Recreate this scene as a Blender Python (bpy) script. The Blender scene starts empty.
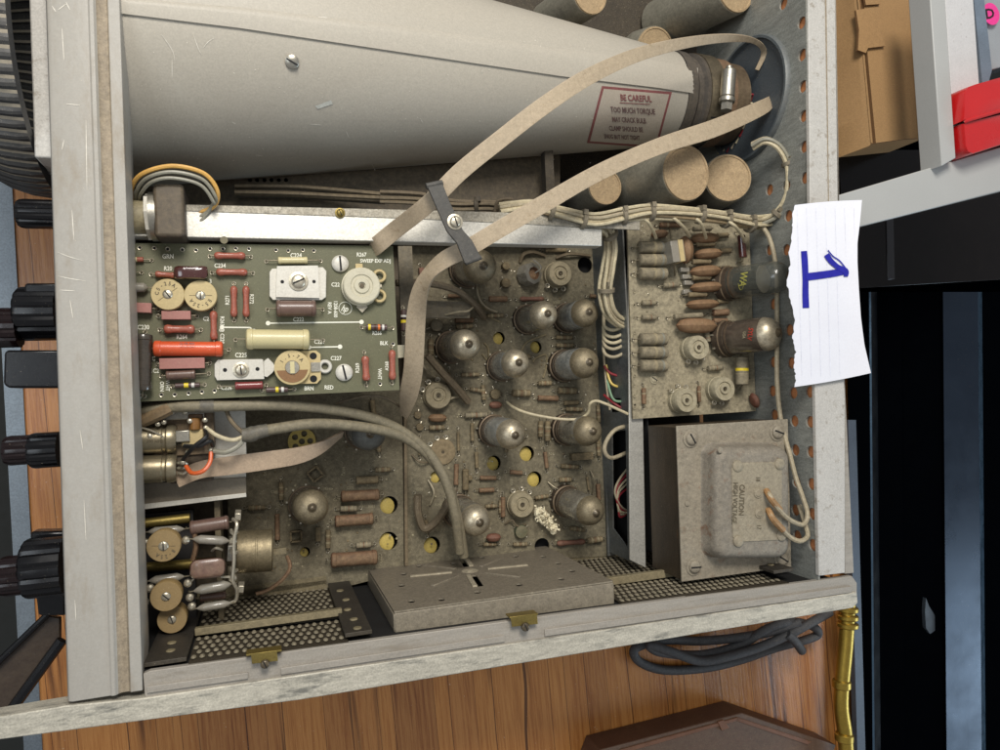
import bpy, bmesh, math, random
from mathutils import Vector, Matrix
random.seed(7)
S = bpy.context.scene
COL = S.collection
# ------------------------------------------------------------------ camera model
F = 720.0; CZ = 0.42
RX = (0.9497266, 0.03755737, -0.31081961)
RY = (-0.04594503, 0.9987496, -0.01970534)
RZ = (0.30969088, 0.0329953, 0.95026463)
CAMP = Vector((0, 0, CZ))
def ray(u, v):
    c = ((u-500)/F, -(v-375)/F, -1.0)
    return Vector((sum(RX[i]*c[i] for i in range(3)), sum(RY[i]*c[i] for i in range(3)), sum(RZ[i]*c[i] for i in range(3))))
def P(u, v, z=0.0):
    d = ray(u, v); return CAMP + d*((z-CZ)/d.z)
def PX(u, v, x):                       # point on the plane X = x
    d = ray(u, v); return CAMP + d*(x/d.x)
def PY(u, v, y):
    d = ray(u, v); return CAMP + d*(y/d.y)
def sy(u, v, z): return (P(u, v+1, z)-P(u, v, z)).length
cam = bpy.data.cameras.new('camera'); co = bpy.data.objects.new('camera', cam); COL.objects.link(co)
co.matrix_world = Matrix(((RX[0], RX[1], RX[2], 0), (RY[0], RY[1], RY[2], 0), (RZ[0], RZ[1], RZ[2], CZ), (0, 0, 0, 1)))
cam.sensor_width = 36; cam.lens = 36*F/1000; cam.clip_start = .01; cam.clip_end = 50
S.camera = co
S.view_settings.view_transform = 'Standard'; S.view_settings.look = 'None'; S.view_settings.exposure = 0; S.view_settings.gamma = 1

# ------------------------------------------------------------------ materials
def srgb(c):
    return tuple(((x/255)/12.92 if x/255 <= .04045 else ((x/255+.055)/1.055)**2.4) for x in c)+(1,)
MATS = {}
def mat(name, rgb, rough=.5, metal=0., dust=0., var=.18, scale=70., fine=.12, speck=0., bump=.15, coat=0., dustc=(150, 132, 102), stain=None, stretch=None, spec=.5, alpha=1, grit=0.):
    if name in MATS: return MATS[name]
    m = bpy.data.materials.new(name); m.use_nodes = True; MATS[name] = m
    nt = m.node_tree; N = nt.nodes; L = nt.links
    b = N['Principled BSDF']
    geo = N.new('ShaderNodeNewGeometry'); pos = geo.outputs['Position']
    if stretch:
        mp = N.new('ShaderNodeMapping'); mp.inputs['Scale'].default_value = stretch; L.new(pos, mp.inputs[0]); pos2 = mp.outputs[0]
    else: pos2 = pos
    def noise(sc, det=4, p=None, rg=.6):
        n = N.new('ShaderNodeTexNoise'); n.inputs['Scale'].default_value = sc; n.inputs['Detail'].default_value = det; n.inputs['Roughness'].default_value = rg
        L.new(p or pos, n.inputs['Vector']); return n.outputs[0]
    def math_(op, a, b_=None, clamp=False):
        n = N.new('ShaderNodeMath'); n.operation = op; n.use_clamp = clamp
        for i, x in enumerate((a, b_)):
            if x is None: continue
            if isinstance(x, (int, float)): n.inputs[i].default_value = x
            else: L.new(x, n.inputs[i])
        return n.outputs[0]
    def ramp(x, a, b_):
        n = N.new('ShaderNodeMapRange'); n.inputs['From Min'].default_value = a; n.inputs['From Max'].default_value = b_; L.new(x, n.inputs[0]); return n.outputs[0]
    def mix(f, a, b_):
        n = N.new('ShaderNodeMix'); n.data_type = 'RGBA'
        if isinstance(f, float): n.inputs[0].default_value = f
        else: L.new(f, n.inputs[0])
        for i, x in ((6, a), (7, b_)):
            if isinstance(x, tuple): n.inputs[i].default_value = x
            else: L.new(x, n.inputs[i])
        return n.outputs[2]
    base = srgb(rgb)
    dark = tuple(x*(1-var) for x in base[:3])+(1,); lite = tuple(min(1, x*(1+var)) for x in base[:3])+(1,)
    n1 = noise(scale, 5, pos2)
    c = mix(ramp(n1, .3, .7), dark, lite)
    n2 = noise(900, 3)
    if fine:
        d2 = tuple(x*(1-fine*1.6) for x in base[:3])+(1,); l2 = tuple(min(1, x*(1+fine*1.6)) for x in base[:3])+(1,)
        c = mix(.45, c, mix(ramp(n2, .35, .65), d2, l2))
    if grit or dust >= .3:
        g = max(grit, .22 if dust >= .3 else 0) * (1.5 if dust >= .7 else 1)
        ng = noise(330, 6, pos2, .75); k = N.new('ShaderNodeMapRange'); k.inputs[1].default_value = .36; k.inputs[2].default_value = .64; k.inputs[3].default_value = 1-g; k.inputs[4].default_value = 1+g*.8; L.new(ng, k.inputs[0])
        grit_s = k.outputs[0]
    else: grit_s = None
    if stain:
        srgb_c, ssc, lo, hi = stain
        ns = noise(ssc, 8, pos2, .7)
        c = mix(ramp(ns, lo, hi), c, srgb(srgb_c))
    rg = None
    if dust > 0:
        sep = N.new('ShaderNodeSeparateXYZ'); L.new(geo.outputs['Normal'], sep.inputs[0])
        up = ramp(sep.outputs[2], -.1, .9)
        nd = ramp(noise(240, 6, rg=.75), .3, .62)
        f = math_('MULTIPLY', math_('MULTIPLY', up, math_('ADD', math_('MULTIPLY', nd, .6), .4)), dust, True)
        c = mix(f, c, srgb(dustc))
        rg = math_('ADD', math_('MULTIPLY', f, .9-rough), rough, True)
    if speck > 0:
        ns = noise(1900, 2)
        f2 = ramp(ns, .74-speck*.12, .80-speck*.12)
        c = mix(math_('MULTIPLY', f2, .75), c, srgb((214, 200, 170)))
    if grit_s is not None:
        vm = N.new('ShaderNodeVectorMath'); vm.operation = 'SCALE'; L.new(c, vm.inputs[0]); L.new(grit_s, vm.inputs['Scale']); c = vm.outputs[0]
    L.new(c, b.inputs['Base Color'])
    if rg is None:
        rg = math_('ADD', math_('MULTIPLY', ramp(n1, .3, .7), .14), rough-.07, True)
    L.new(rg, b.inputs['Roughness'])
    b.inputs['Metallic'].default_value = metal
    if 'Coat Weight' in b.inputs: b.inputs['Coat Weight'].default_value = coat; b.inputs['Coat Roughness'].default_value = .12
    b.inputs['Specular IOR Level'].default_value = spec
    b.inputs['Alpha'].default_value = alpha
    if bump > 0:
        bp = N.new('ShaderNodeBump'); bp.inputs['Strength'].default_value = bump; bp.inputs['Distance'].default_value = .0006
        hm = math_('ADD', noise(520, 4), math_('MULTIPLY', n1, 1.2)); L.new(hm, bp.inputs['Height']); L.new(bp.outputs[0], b.inputs['Normal'])
    return m

paint = mat('bezel_paint', (164, 160, 151), .42, 0, .22, .08, 26, .06, .3, .06, dustc=(150, 140, 124), stain=((142, 130, 112), 34, .52, .70), grit=.03, stretch=(1, .35, 1))
bezel_groove = mat('groove_dirt', (146, 134, 116), .6, 0, .3, .25, 60, .2, .5, grit=.1)
rail_mottle = mat('corroded_rail', (182, 176, 160), .5, .12, 0, .16, 40, .2, .4, .25, stain=((112, 110, 102), 120, .53, .66), stretch=(.22, 1, 1), grit=.2)
rail_clean = mat('rail_paint', (156, 150, 140), .5, .1, .15, .10, 40, .12, .35, stain=((136, 128, 116), 200, .55, .7), stretch=(.12, 1, 1), grit=.1)
white_trim = mat('white_trim', (186, 183, 176), .45, 0, .08, .08, 60, .14, .4, .1, stain=((138, 128, 114), 140, .56, .70), grit=.08)
shield = mat('shield_paint', (172, 165, 151), .46, 0, .15, .04, 12, .1, .5, .05, stain=((184, 178, 164), 40, .60, .82), grit=.035, dustc=(170, 161, 143))
blue_steel = mat('rear_wall_steel', (136, 138, 132), .5, .1, .3, .22, 60, .25, .3, .12, stretch=(1, 1, .25), dustc=(134, 124, 104), grit=.16)
alu = mat('brushed_aluminium', (205, 202, 192), .36, .55, .10, .12, 120, .2, .2, .08, stretch=(.15, 1, 1))
alu_spk = mat('speckled_aluminium', (160, 156, 144), .5, .4, .3, .3, 300, .35, .3, .2)
steel = mat('bright_steel', (170, 166, 154), .32, .8, .1, .15, 150, .15)
darkm = mat('dark_chassis', (52, 48, 42), .6, .1, .55, .3, 60, .2, .3, .2, dustc=(88, 76, 56))
blackv = mat('black_void', (16, 15, 14), .8, 0, 0, .2)
black_pl = mat('black_plastic', (11, 11, 13), .25, 0, 0, .1, 40, .05, .1, .03, spec=.35)
maroon_pl = mat('maroon_plastic', (24, 13, 13), .22, 0, 0, .1, 40, .05, .1, .03, spec=.35)
rubber = mat('dusty_rubber', (48, 46, 44), .6, 0, .55, .2, 90, .2, .2, .15, dustc=(110, 98, 82))
pcb = mat('olive_circuit_board', (92, 92, 66), .5, 0, .22, .12, 40, .12, .5, .06, dustc=(116, 110, 84), grit=.05)
dboard = mat('dusty_circuit_board', (92, 84, 66), .75, 0, .85, .26, 40, .24, .6, .2, dustc=(124, 115, 93))
dboard2 = mat('pale_dusty_board', (124, 115, 94), .75, 0, .85, .2, 45, .22, .6, .2, dustc=(160, 149, 123))
silk = mat('white_lettering', (232, 230, 212), .6, 0, 0, .05, 60, .05)
silk_d = mat('faded_lettering', (158, 148, 120), .7, 0, 0, .1, 60, .1)
solder = mat('solder', (196, 188, 168), .3, .7, .1, .2, 400, .2)
lead = mat('component_lead', (140, 132, 112), .4, .6, .2, .2, 200, .2)
redres = mat('dipped_red', (150, 74, 56), .4, 0, .25, .2, 200, .15, .35, .06, coat=.3, dustc=(170, 120, 96), grit=.14)
orange = mat('orange_capacitor', (206, 78, 36), .35, 0, .15, .08, 90, .06, .3, .04, coat=.3, dustc=(200, 110, 70))
maroon = mat('maroon_mica', (64, 24, 24), .14, 0, .05, .1, 90, .05, .2, .02, coat=1)
pinkf = mat('mauve_film', (164, 106, 100), .3, 0, .2, .12, 90, .1, .3, .04, coat=.4)
mauve = mat('brown_tubular', (92, 66, 60), .35, 0, .2, .12, 90, .1, .3, .04, coat=.3)
cream = mat('cream_ceramic', (200, 188, 142), .4, 0, .15, .07, 90, .06, .3, .04, coat=.2, dustc=(190, 176, 130))
cream2 = mat('aged_ceramic', (190, 170, 122), .5, 0, .2, .1, 90, .1, .3, .06, dustc=(176, 156, 112))
bluegrey = mat('grey_enamel', (134, 130, 120), .3, 0, .2, .12, 90, .1, .3, .03, coat=.5)
blktub = mat('black_tubular', (40, 36, 34), .2, 0, .15, .12, 90, .08, .2, .03, coat=.8)
white_m = mat('white_metal', (206, 202, 190), .42, .15, .1, .07, 100, .1, .3, .08)
beige_pot = mat('beige_potentiometer', (196, 190, 166), .45, 0, .15, .08, 90, .08, .3, .05)
grey_r = mat('grey_resistor', (120, 112, 94), .6, 0, .7, .12, 90, .12, .3, .1, dustc=(140, 128, 102))
pale_band = mat('pale_band', (152, 140, 112), .6, 0, .5, .1, dustc=(146, 132, 102))
brown_r = mat('dusty_brown_component', (110, 78, 58), .6, 0, .75, .15, 120, .15, .3, .1, dustc=(130, 108, 80))
dusty_r = mat('dusty_component', (100, 88, 66), .65, 0, .8, .2, 150, .2, .4, .12, dustc=(134, 118, 88))
brown_disc = mat('brown_ceramic_disc', (118, 86, 60), .6, 0, .65, .18, 120, .15, .5, .08, dustc=(142, 116, 84))
reddisc = mat('red_ceramic_disc', (112, 68, 54), .55, 0, .6, .15, 120, .15, .4, .08, dustc=(128, 98, 78))
green_c = mat('green_component', (58, 72, 54), .5, 0, .5, .15, 120, .12, .3)
yellow = mat('yellow_film', (196, 172, 84), .55, 0, .2, .12, 120, .15, .4)
yb = mat('yellow_band', (222, 196, 50), .4); rb = mat('red_band', (140, 52, 30), .4); bb = mat('brown_band', (70, 40, 26), .4); wb = mat('white_band', (210, 206, 196), .4); ob = mat('orange_band', (210, 110, 40), .4); purb = mat('carbon_body', (84, 66, 62), .4)
glass_d = mat('dusty_tube_glass', (112, 108, 98), .22, 0, .6, .3, 110, .25, .9, .06, coat=.7, dustc=(158, 150, 130), stain=((160, 156, 142), 90, .52, .66), alpha=.80)
glass_b = mat('grey_tube_glass', (136, 139, 136), .24, 0, .6, .3, 110, .25, 1., .06, coat=.7, dustc=(176, 173, 162), stain=((188, 188, 180), 90, .50, .64), alpha=.82)
glass_c = mat('clear_tube_glass', (84, 88, 82), .12, .0, .3, .25, 110, .2, .7, .03, coat=1, dustc=(130, 126, 112), alpha=.55)
getter = mat('tube_getter', (138, 126, 102), .34, .5, .5, .3, 140, .25, .7, .06, dustc=(142, 130, 104))
getter_b = mat('bright_getter', (186, 175, 152), .25, .65, .35, .3, 140, .25, .7, .06, dustc=(164, 152, 126))
nip = mat('tube_tip', (60, 54, 44), .2, .3, .3, .2)
sock = mat('tube_socket', (50, 40, 32), .5, 0, .6, .2, 100, .2, .3, dustc=(98, 84, 64))
sockr = mat('socket_ring', (92, 76, 62), .4, .4, .4, .2)
ribbonm = mat('ribbon_tan', (168, 151, 126), .55, 0, .25, .10, 60, .15, .5, .08, stain=((140, 120, 92), 300, .56, .72), dustc=(168, 152, 126), grit=.1)
ribbond = mat('ribbon_dusty', (140, 126, 104), .6, 0, .4, .12, 60, .15, .5, .08, dustc=(144, 130, 106))
ribbonl = mat('ribbon_pinkish', (166, 144, 120), .55, 0, .2, .10, 60, .14, .5, .08, dustc=(160, 142, 118), grit=.1)
cablem = mat('grey_cable', (120, 112, 92), .5, 0, .4, .12, 90, .12, .5, .08, dustc=(138, 126, 100))
cabled = mat('dusty_cable', (100, 88, 70), .6, 0, .6, .12, 90, .12, .5, .08, dustc=(116, 102, 80))
wirew = mat('cream_wire', (196, 184, 152), .45, 0, .3, .1, 120, .1, .3, .04, dustc=(170, 154, 124))
wirew2 = mat('pale_wire', (170, 158, 132), .5, 0, .3, .1, 120, .1, .3, .04, dustc=(150, 136, 108))
wiredk = mat('dusty_dark_wire', (84, 74, 58), .6, 0, .4, .1, 120, .1, .3, .04)
wireo = mat('orange_wire', (206, 92, 40), .4); wirer = mat('red_wire', (130, 40, 46), .4); wirey = mat('yellow_wire', (204, 176, 90), .4); wireg = mat('grey_wire', (140, 136, 120), .4); wireb = mat('black_wire', (24, 23, 22), .4); wiregn = mat('green_wire', (120, 150, 120), .4)
brass = mat('brass', (140, 122, 66), .4, .8, .2, .2, 80, .2, .2, dustc=(120, 108, 72))
brass_b = mat('polished_brass', (170, 142, 62), .32, .9, .15, .2, 90, .15, .2, .1, dustc=(120, 104, 60), grit=.1)
can = mat('capacitor_can', (134, 130, 116), .42, .2, .35, .14, 70, .14, .5, .08, dustc=(140, 130, 108))
cantop = mat('capacitor_paper_top', (168, 144, 110), .8, 0, .2, .14, 120, .25, .3, .2, dustc=(160, 140, 108), stain=((136, 112, 82), 90, .55, .72), grit=.14)
lam = mat('transformer_laminations', (62, 52, 40), .5, .2, .2, .75, 150, .3, .3, .3, stain=((124, 88, 50), 80, .57, .70), stretch=(6, .04, .5), dustc=(80, 70, 54))
tplate = mat('transformer_plate', (144, 135, 119), .55, .1, .45, .18, 50, .22, .6, .12, stain=((110, 76, 52), 130, .58, .72), dustc=(148, 138, 118))
tcap = mat('transformer_cap', (128, 121, 109), .5, .12, .45, .18, 60, .2, .6, .12, stain=((108, 72, 48), 110, .56, .70), dustc=(142, 132, 114))
tlabel = mat('transformer_label', (146, 136, 116), .6, .05, .4, .14, 60, .15, .5, .12, stain=((116, 84, 58), 120, .60, .74), dustc=(148, 137, 114))
engrave = mat('engraved_letters', (92, 82, 62), .7)
labelp = mat('caution_label', (172, 162, 148), .5, 0, .2, .08, 60, .1, .5)
labelr = mat('label_red_print', (124, 72, 70), .5, var=.3, scale=300); labelk = mat('label_dark_print', (104, 80, 76), .5, var=.3, scale=300)
paper = mat('note_paper', (226, 226, 232), .6, 0, 0, .03, 40, .02, 0, .3)
ink = mat('blue_marker', (34, 34, 150), .35, 0, 0, .2, 200, .1, 0, .05)
rule = mat('paper_ruling', (222, 223, 232), .7)
cardb = mat('cardboard', (156, 122, 80), .75, 0, 0, .08, 30, .14, .1, .12, grit=.06)
cardin = mat('cardboard_edge', (120, 88, 54), .8, 0, 0, .2, 300, .2)
shelfm = mat('shelf_grey_paint', (170, 170, 166), .4, 0, 0, .04, 20, .04, 0, .04)
shelfw = mat('chipped_white_paint', (196, 194, 192), .5, 0, 0, .06, 60, .08, 0, .1, stain=((150, 142, 136), 160, .64, .74))
redp = mat('red_plastic', (188, 22, 24), .3, 0, 0, .1, 30, .05, .1, .03, coat=.4)
pinks = mat('pink_sticker', (226, 60, 140), .6)
clearp = mat('frosted_clear_plastic', (150, 154, 156), .18, 0, 0, .1, 60, .05, 0, .05, coat=1)
cabbk = mat('gloss_black', (3, 4, 6), .6, 0, 0, .2, 40, .05, .0, .01, spec=.0)
cabbr = mat('black_brown_reflection', (11, 7, 6), .2, 0, 0, .3, 60, .1, .03, .02, spec=.2)  # brown reflections on the upper door, put into the base colour
cabbl = mat('blue_reflection', (24, 36, 50), .32, .6, 0, .03, 30, .04, .1, .015)  # broad blue reflection on the black cabinet, painted as facet colour
cabdb = mat('dim_blue_reflection', (6, 9, 13), .35, .3, 0, .1, 40, .05, .05, .02)  # narrow dim reflection stripe, painted as facet colour
cabed = mat('pale_edge_reflection', (70, 92, 110), .3, .6)  # thin bright reflection lines, painted as edge colour
floorm = mat('dark_floor', (30, 32, 28), .7)
boxwood = mat('dark_brown_wood', (74, 46, 34), .5, 0, .2, .3, 60, .25, .4, .1, stain=((104, 72, 52), 60, .56, .72), stretch=(.2, 1, 1))
powerc = mat('power_cord_rubber', (52, 52, 54), .6, 0, .45, .15, 60, .15, .5, .08, dustc=(92, 90, 88))
fluff = mat('white_fluff', (232, 216, 184), .95, 0, 0, .2, 500, .3, stain=((196, 160, 110), 300, .58, .72))
edgem = mat('table_edge_metal', (112, 120, 126), .4, .5, 0, .15, 90, .2, .1, .1)
vent_backing = mat('copper_brown_sheet', (206, 136, 88), .6, 0, .1, .15, 60, .15)
handlem = mat('handle_brown_gloss', (40, 28, 22), .3, 0, .1, .2)
decal = mat('faded_yellow_print', (150, 146, 70), .6); decalr = mat('red_print', (176, 60, 44), .6)

def wood_mat():
    m = bpy.data.materials.new('table_wood'); m.use_nodes = True; nt = m.node_tree; N = nt.nodes; L = nt.links; b = N['Principled BSDF']
    geo = N.new('ShaderNodeNewGeometry'); sep = N.new('ShaderNodeSeparateXYZ')
    rot = N.new('ShaderNodeMapping'); rot.inputs['Rotation'].default_value = (0, 0, math.radians(-3)); L.new(geo.outputs['Position'], rot.inputs[0]); L.new(rot.outputs[0], sep.inputs[0])
    def M(op, a, b_=None):
        n = N.new('ShaderNodeMath'); n.operation = op
        for i, x in enumerate((a, b_)):
            if x is None: continue
            if isinstance(x, (int, float)): n.inputs[i].default_value = x
            else: L.new(x, n.inputs[i])
        return n.outputs[0]
    def mapped(sx, sy_, sc, det, rg=.6, dist=0.):
        mp = N.new('ShaderNodeMapping'); mp.inputs['Scale'].default_value = (sx, sy_, 1); L.new(rot.outputs[0], mp.inputs[0])
        n = N.new('ShaderNodeTexNoise'); n.inputs['Scale'].default_value = sc; n.inputs['Detail'].default_value = det; n.inputs['Roughness'].default_value = rg; n.inputs['Distortion'].default_value = dist
        L.new(mp.outputs[0], n.inputs[0]); return n.outputs[0]
    def ramp(x, pts):
        r = N.new('ShaderNodeValToRGB'); e = r.color_ramp.elements
        while len(e) < len(pts): e.new(.5)
        for i, (p, c) in enumerate(pts): e[i].position = p; e[i].color = srgb(c)
        L.new(x, r.inputs[0]); return r.outputs[0]
    def mix(f, a, b_, bl='MIX'):
        n = N.new('ShaderNodeMix'); n.data_type = 'RGBA'; n.blend_type = bl
        if isinstance(f, float): n.inputs[0].default_value = f
        else: L.new(f, n.inputs[0])
        L.new(a, n.inputs[6]); L.new(b_, n.inputs[7]); return n.outputs[2]
    warp = M('MULTIPLY', M('SUBTRACT', mapped(1, 1, 6, 2), .5), .006)
    xs = M('ADD', sep.outputs[0], warp)
    xs = M('ADD', xs, M('MULTIPLY', M('SUBTRACT', mapped(1, .001, 22, 1), .5), .055)); cell = M('FLOOR', M('DIVIDE', xs, .021)); wn = N.new('ShaderNodeTexWhiteNoise'); wn.noise_dimensions = '1D'; L.new(cell, wn.inputs['W'])
    tone = ramp(wn.outputs[0], [(0, (128, 72, 32)), (.35, (172, 106, 46)), (.7, (198, 130, 62)), (1, (160, 98, 48))])
    g1 = mapped(1, .03, 420, 7, .75, .3)
    grain = ramp(g1, [(0.30, (96, 54, 28)), (.43, (158, 102, 54)), (.56, (192, 136, 78)), (.75, (140, 88, 46))])
    c = mix(.6, tone, grain)
    st = mapped(1, .035, 60, 4, .6, .6)
    dk = N.new('ShaderNodeMapRange'); dk.inputs[1].default_value = .57; dk.inputs[2].default_value = .65; L.new(st, dk.inputs[0])
    darkc = N.new('ShaderNodeRGB'); darkc.outputs[0].default_value = srgb((58, 28, 14))
    c = mix(M('MULTIPLY', dk.outputs[0], .8), c, darkc.outputs[0])
    fr = M('FRACT', M('DIVIDE', xs, .021)); gap = M('LESS_THAN', fr, .03)
    c = mix(M('MULTIPLY', gap, .8), c, darkc.outputs[0])
    sp = N.new('ShaderNodeTexNoise'); sp.inputs['Scale'].default_value = 500; L.new(geo.outputs['Position'], sp.inputs[0])
    pk = N.new('ShaderNodeMapRange'); pk.inputs[1].default_value = .74; pk.inputs[2].default_value = .78; L.new(sp.outputs[0], pk.inputs[0])
    palec = N.new('ShaderNodeRGB'); palec.outputs[0].default_value = srgb((205, 180, 150))
    c = mix(M('MULTIPLY', pk.outputs[0], .7), c, palec.outputs[0])
    L.new(c, b.inputs['Base Color']); b.inputs['Roughness'].default_value = .27
    bp = N.new('ShaderNodeBump'); bp.inputs['Strength'].default_value = .3; bp.inputs['Distance'].default_value = .001; L.new(g1, bp.inputs['Height']); L.new(bp.outputs[0], b.inputs['Normal'])
    return m
wood = wood_mat()

plate_m = mat('electrode_grey', (48, 46, 44), .4, .6); mica_m = mat('mica_disc', (150, 144, 128), .5)
# ------------------------------------------------------------------ mesh builder
def frame(ax):
    ax = ax.normalized(); r = Vector((0, 0, 1)) if abs(ax.z) < .9 else Vector((1, 0, 0))
    a = ax.cross(r).normalized(); return a, ax.cross(a).normalized()
class MB:
    def __init__(s): s.v = []; s.f = []; s.m = []; s.mats = []
    def mi(s, m):
        if m not in s.mats: s.mats.append(m)
        return s.mats.index(m)
    def add(s, vs, fs, m):
        o = len(s.v); s.v += [Vector(x) for x in vs]; k = s.mi(m)
        for f in fs: s.f.append([i+o for i in f]); s.m.append(k)
        return s
    def prism(s, top, dirv, m, mtop=None):
        top = [Vector(p) for p in top]; dirv = Vector(dirv); n = len(top)
        nrm = Vector((0, 0, 0))
        for i in range(n): nrm += top[i].cross(top[(i+1) % n])
        if nrm.dot(dirv) > 0: top.reverse()
        vs = top+[p+dirv for p in top]
        s.add(vs, [list(range(n))], mtop or m)
        o = len(s.v)-2*n
        k = s.mi(m)
        s.f.append([o+i for i in range(2*n-1, n-1, -1)]); s.m.append(k)
        for i in range(n):
            j = (i+1) % n; s.f.append([o+i, o+i+n, o+j+n, o+j]); s.m.append(k)
        return s
    def box(s, c, ex, ey, ez, m):          # c centre, ex ey ez half vectors
        c, ex, ey, ez = map(Vector, (c, ex, ey, ez))
        return s.prism([c-ex-ey+ez, c+ex-ey+ez, c+ex+ey+ez, c-ex+ey+ez], -2*ez, m)
    def lathe(s, p0, ax, prof, seg=20, mats=None, caps=True):   # prof [(t,r)], mats per span
        ax = Vector(ax).normalized(); a, b = frame(ax); p0 = Vector(p0); o = len(s.v); n = len(prof)
        for t, r in prof:
            for k in range(seg):
                an = 2*math.pi*k/seg; s.v.append(p0+ax*t+(a*math.cos(an)+b*math.sin(an))*max(r, 1e-6))
        for i in range(n-1):
            km = s.mi(mats[i] if isinstance(mats, list) else mats)
            for k in range(seg):
                j = (k+1) % seg; s.f.append([o+i*seg+k, o+i*seg+j, o+(i+1)*seg+j, o+(i+1)*seg+k]); s.m.append(km)
        if caps:
            s.f.append([o+k for k in range(seg-1, -1, -1)]); s.m.append(s.mi(mats[0] if isinstance(mats, list) else mats))
            s.f.append([o+(n-1)*seg+k for k in range(seg)]); s.m.append(s.mi(mats[-1] if isinstance(mats, list) else mats))
        return s
    def cyl(s, p0, p1, r, m, r1=None, seg=16, bev=0.):
        p0 = Vector(p0); p1 = Vector(p1); L = (p1-p0).length; r1 = r if r1 is None else r1
        pr = [(0, r), (L, r1)] if not bev else [(0, r-bev), (bev, r), (L-bev, r1), (L, r1-bev)]
        return s.lathe(p0, p1-p0, pr, seg, m)
    def tube(s, pts, r, m, seg=8, smooth=5, closed=False):
        pts = [Vector(p) for p in pts]
        if smooth > 1 and len(pts) > 2: pts = catmull(pts, smooth, closed)
        n = len(pts); o = len(s.v); prev = None
        for i, p in enumerate(pts):
            if closed: t = pts[(i+1) % n]-pts[i-1]
            else: t = pts[min(i+1, n-1)]-pts[max(i-1, 0)]
            t = t.normalized() if t.length > 1e-9 else Vector((1, 0, 0))
            if prev is None: a, _ = frame(t)
            else:
                a = prev-t*prev.dot(t); a = a.normalized() if a.length > 1e-6 else frame(t)[0]
            prev = a; b = t.cross(a); rr = r[min(i*len(r)//n, len(r)-1)] if isinstance(r, list) else r
            for k in range(seg):
                an = 2*math.pi*k/seg; s.v.append(p+(a*math.cos(an)+b*math.sin(an))*rr)
        km = s.mi(m)
        for i in range(n if closed else n-1):
            for k in range(seg):
                j = (k+1) % seg; i2 = (i+1) % n; s.f.append([o+i*seg+k, o+i*seg+j, o+i2*seg+j, o+i2*seg+k]); s.m.append(km)
        if not closed:
            s.f.append([o+k for k in range(seg-1, -1, -1)]); s.m.append(km); s.f.append([o+(n-1)*seg+k for k in range(seg)]); s.m.append(km)
        return s
    def ring(s, c, nrm, R, r, m, seg=20, ss=6, a0=0, a1=2*math.pi):
        a, b = frame(Vector(nrm)); full = abs(a1-a0-2*math.pi) < 1e-6
        pts = [Vector(c)+(a*math.cos(a0+(a1-a0)*k/seg)+b*math.sin(a0+(a1-a0)*k/seg))*R for k in range(seg if full else seg+1)]
        return s.tube(pts, r, m, ss, 1, full)
    def ribbon(s, pts, ups, w, th, m, sm=6, grooves=False):  # pts centre line, ups width direction vectors, w list/float
        P2 = catmull([Vector(p) for p in pts], sm); U2 = catmull([Vector(u) for u in ups], sm)
        W = w if isinstance(w, list) else [w]*len(pts)
        W2 = [x.x for x in catmull([Vector((x, 0, 0)) for x in W], sm)]
        n = len(P2); o = len(s.v); nx = 10
        for i in range(n):
            t = (P2[min(i+1, n-1)]-P2[max(i-1, 0)]).normalized(); u = U2[i]-t*U2[i].dot(t); u.normalize(); nr = t.cross(u).normalized()
            for side in (1, -1):
                for k in range(nx+1):
                    q = (k/nx-.5); h = th*.5*(1+.35*abs(math.cos(k*math.pi)) if (k % 2 == 0 and grooves) else th and .5*th/th*1.0)
                    h = th*(.46 if (k % 2 == 0) else .60) if grooves else th*.5
                    s.v.append(P2[i]+u*W2[i]*q*(1 if side == 1 else -1)+nr*h*side)
        R = 2*(nx+1); km = s.mi(m)
        for i in range(n-1):
            for k in range(R):
                j = (k+1) % R; s.f.append([o+i*R+k, o+i*R+j, o+(i+1)*R+j, o+(i+1)*R+k]); s.m.append(km)
        s.f.append([o+k for k in range(R)]); s.m.append(km); s.f.append([o+(n-1)*R+k for k in range(R-1, -1, -1)]); s.m.append(km)
        return s
    def build(s, name, parent=None, bevel=0, label=None, flat=False, angle=38):
        me = bpy.data.meshes.new(name)
        zs = min(p.z for p in s.v); cx = sum(p.x for p in s.v)/len(s.v); cy = sum(p.y for p in s.v)/len(s.v); c = Vector((cx, cy, zs))
        me.from_pydata([p-c for p in s.v], [], s.f)
        for m in s.mats: me.materials.append(m)
        me.polygons.foreach_set('material_index', s.m)
        bm = bmesh.new(); bm.from_mesh(me); bmesh.ops.recalc_face_normals(bm, faces=bm.faces); bm.to_mesh(me); bm.free()
        if not flat:
            me.polygons.foreach_set('use_smooth', [True]*len(me.polygons)); me.set_sharp_from_angle(angle=math.radians(angle))
        me.update()
        o = bpy.data.objects.new(name, me); COL.objects.link(o); o.location = c
        if parent is not None:
            o.parent = parent; o.location = c-WL[parent.name]
        WL[o.name] = c
        if bevel:
            b = o.modifiers.new('bevel', 'BEVEL'); b.width = bevel; b.segments = 2; b.limit_method = 'ANGLE'; b.angle_limit = math.radians(40)
        if label: o['label'] = label
        return o
WL = {}
def catmull(p, n, closed=False):
    out = []; N_ = len(p)
    rng = range(N_) if closed else range(N_-1)
    for i in rng:
        if closed: a, b, c, d = p[i-1], p[i], p[(i+1) % N_], p[(i+2) % N_]
        else: a, b, c, d = p[max(i-1, 0)], p[i], p[i+1], p[min(i+2, N_-1)]
        for k in range(n):
            t = k/n; out.append(.5*((2*b)+(c-a)*t+(2*a-5*b+4*c-d)*t*t+(3*b-a-3*c+d)*t**3))
    if not closed: out.append(p[-1].copy())
    return out
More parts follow.
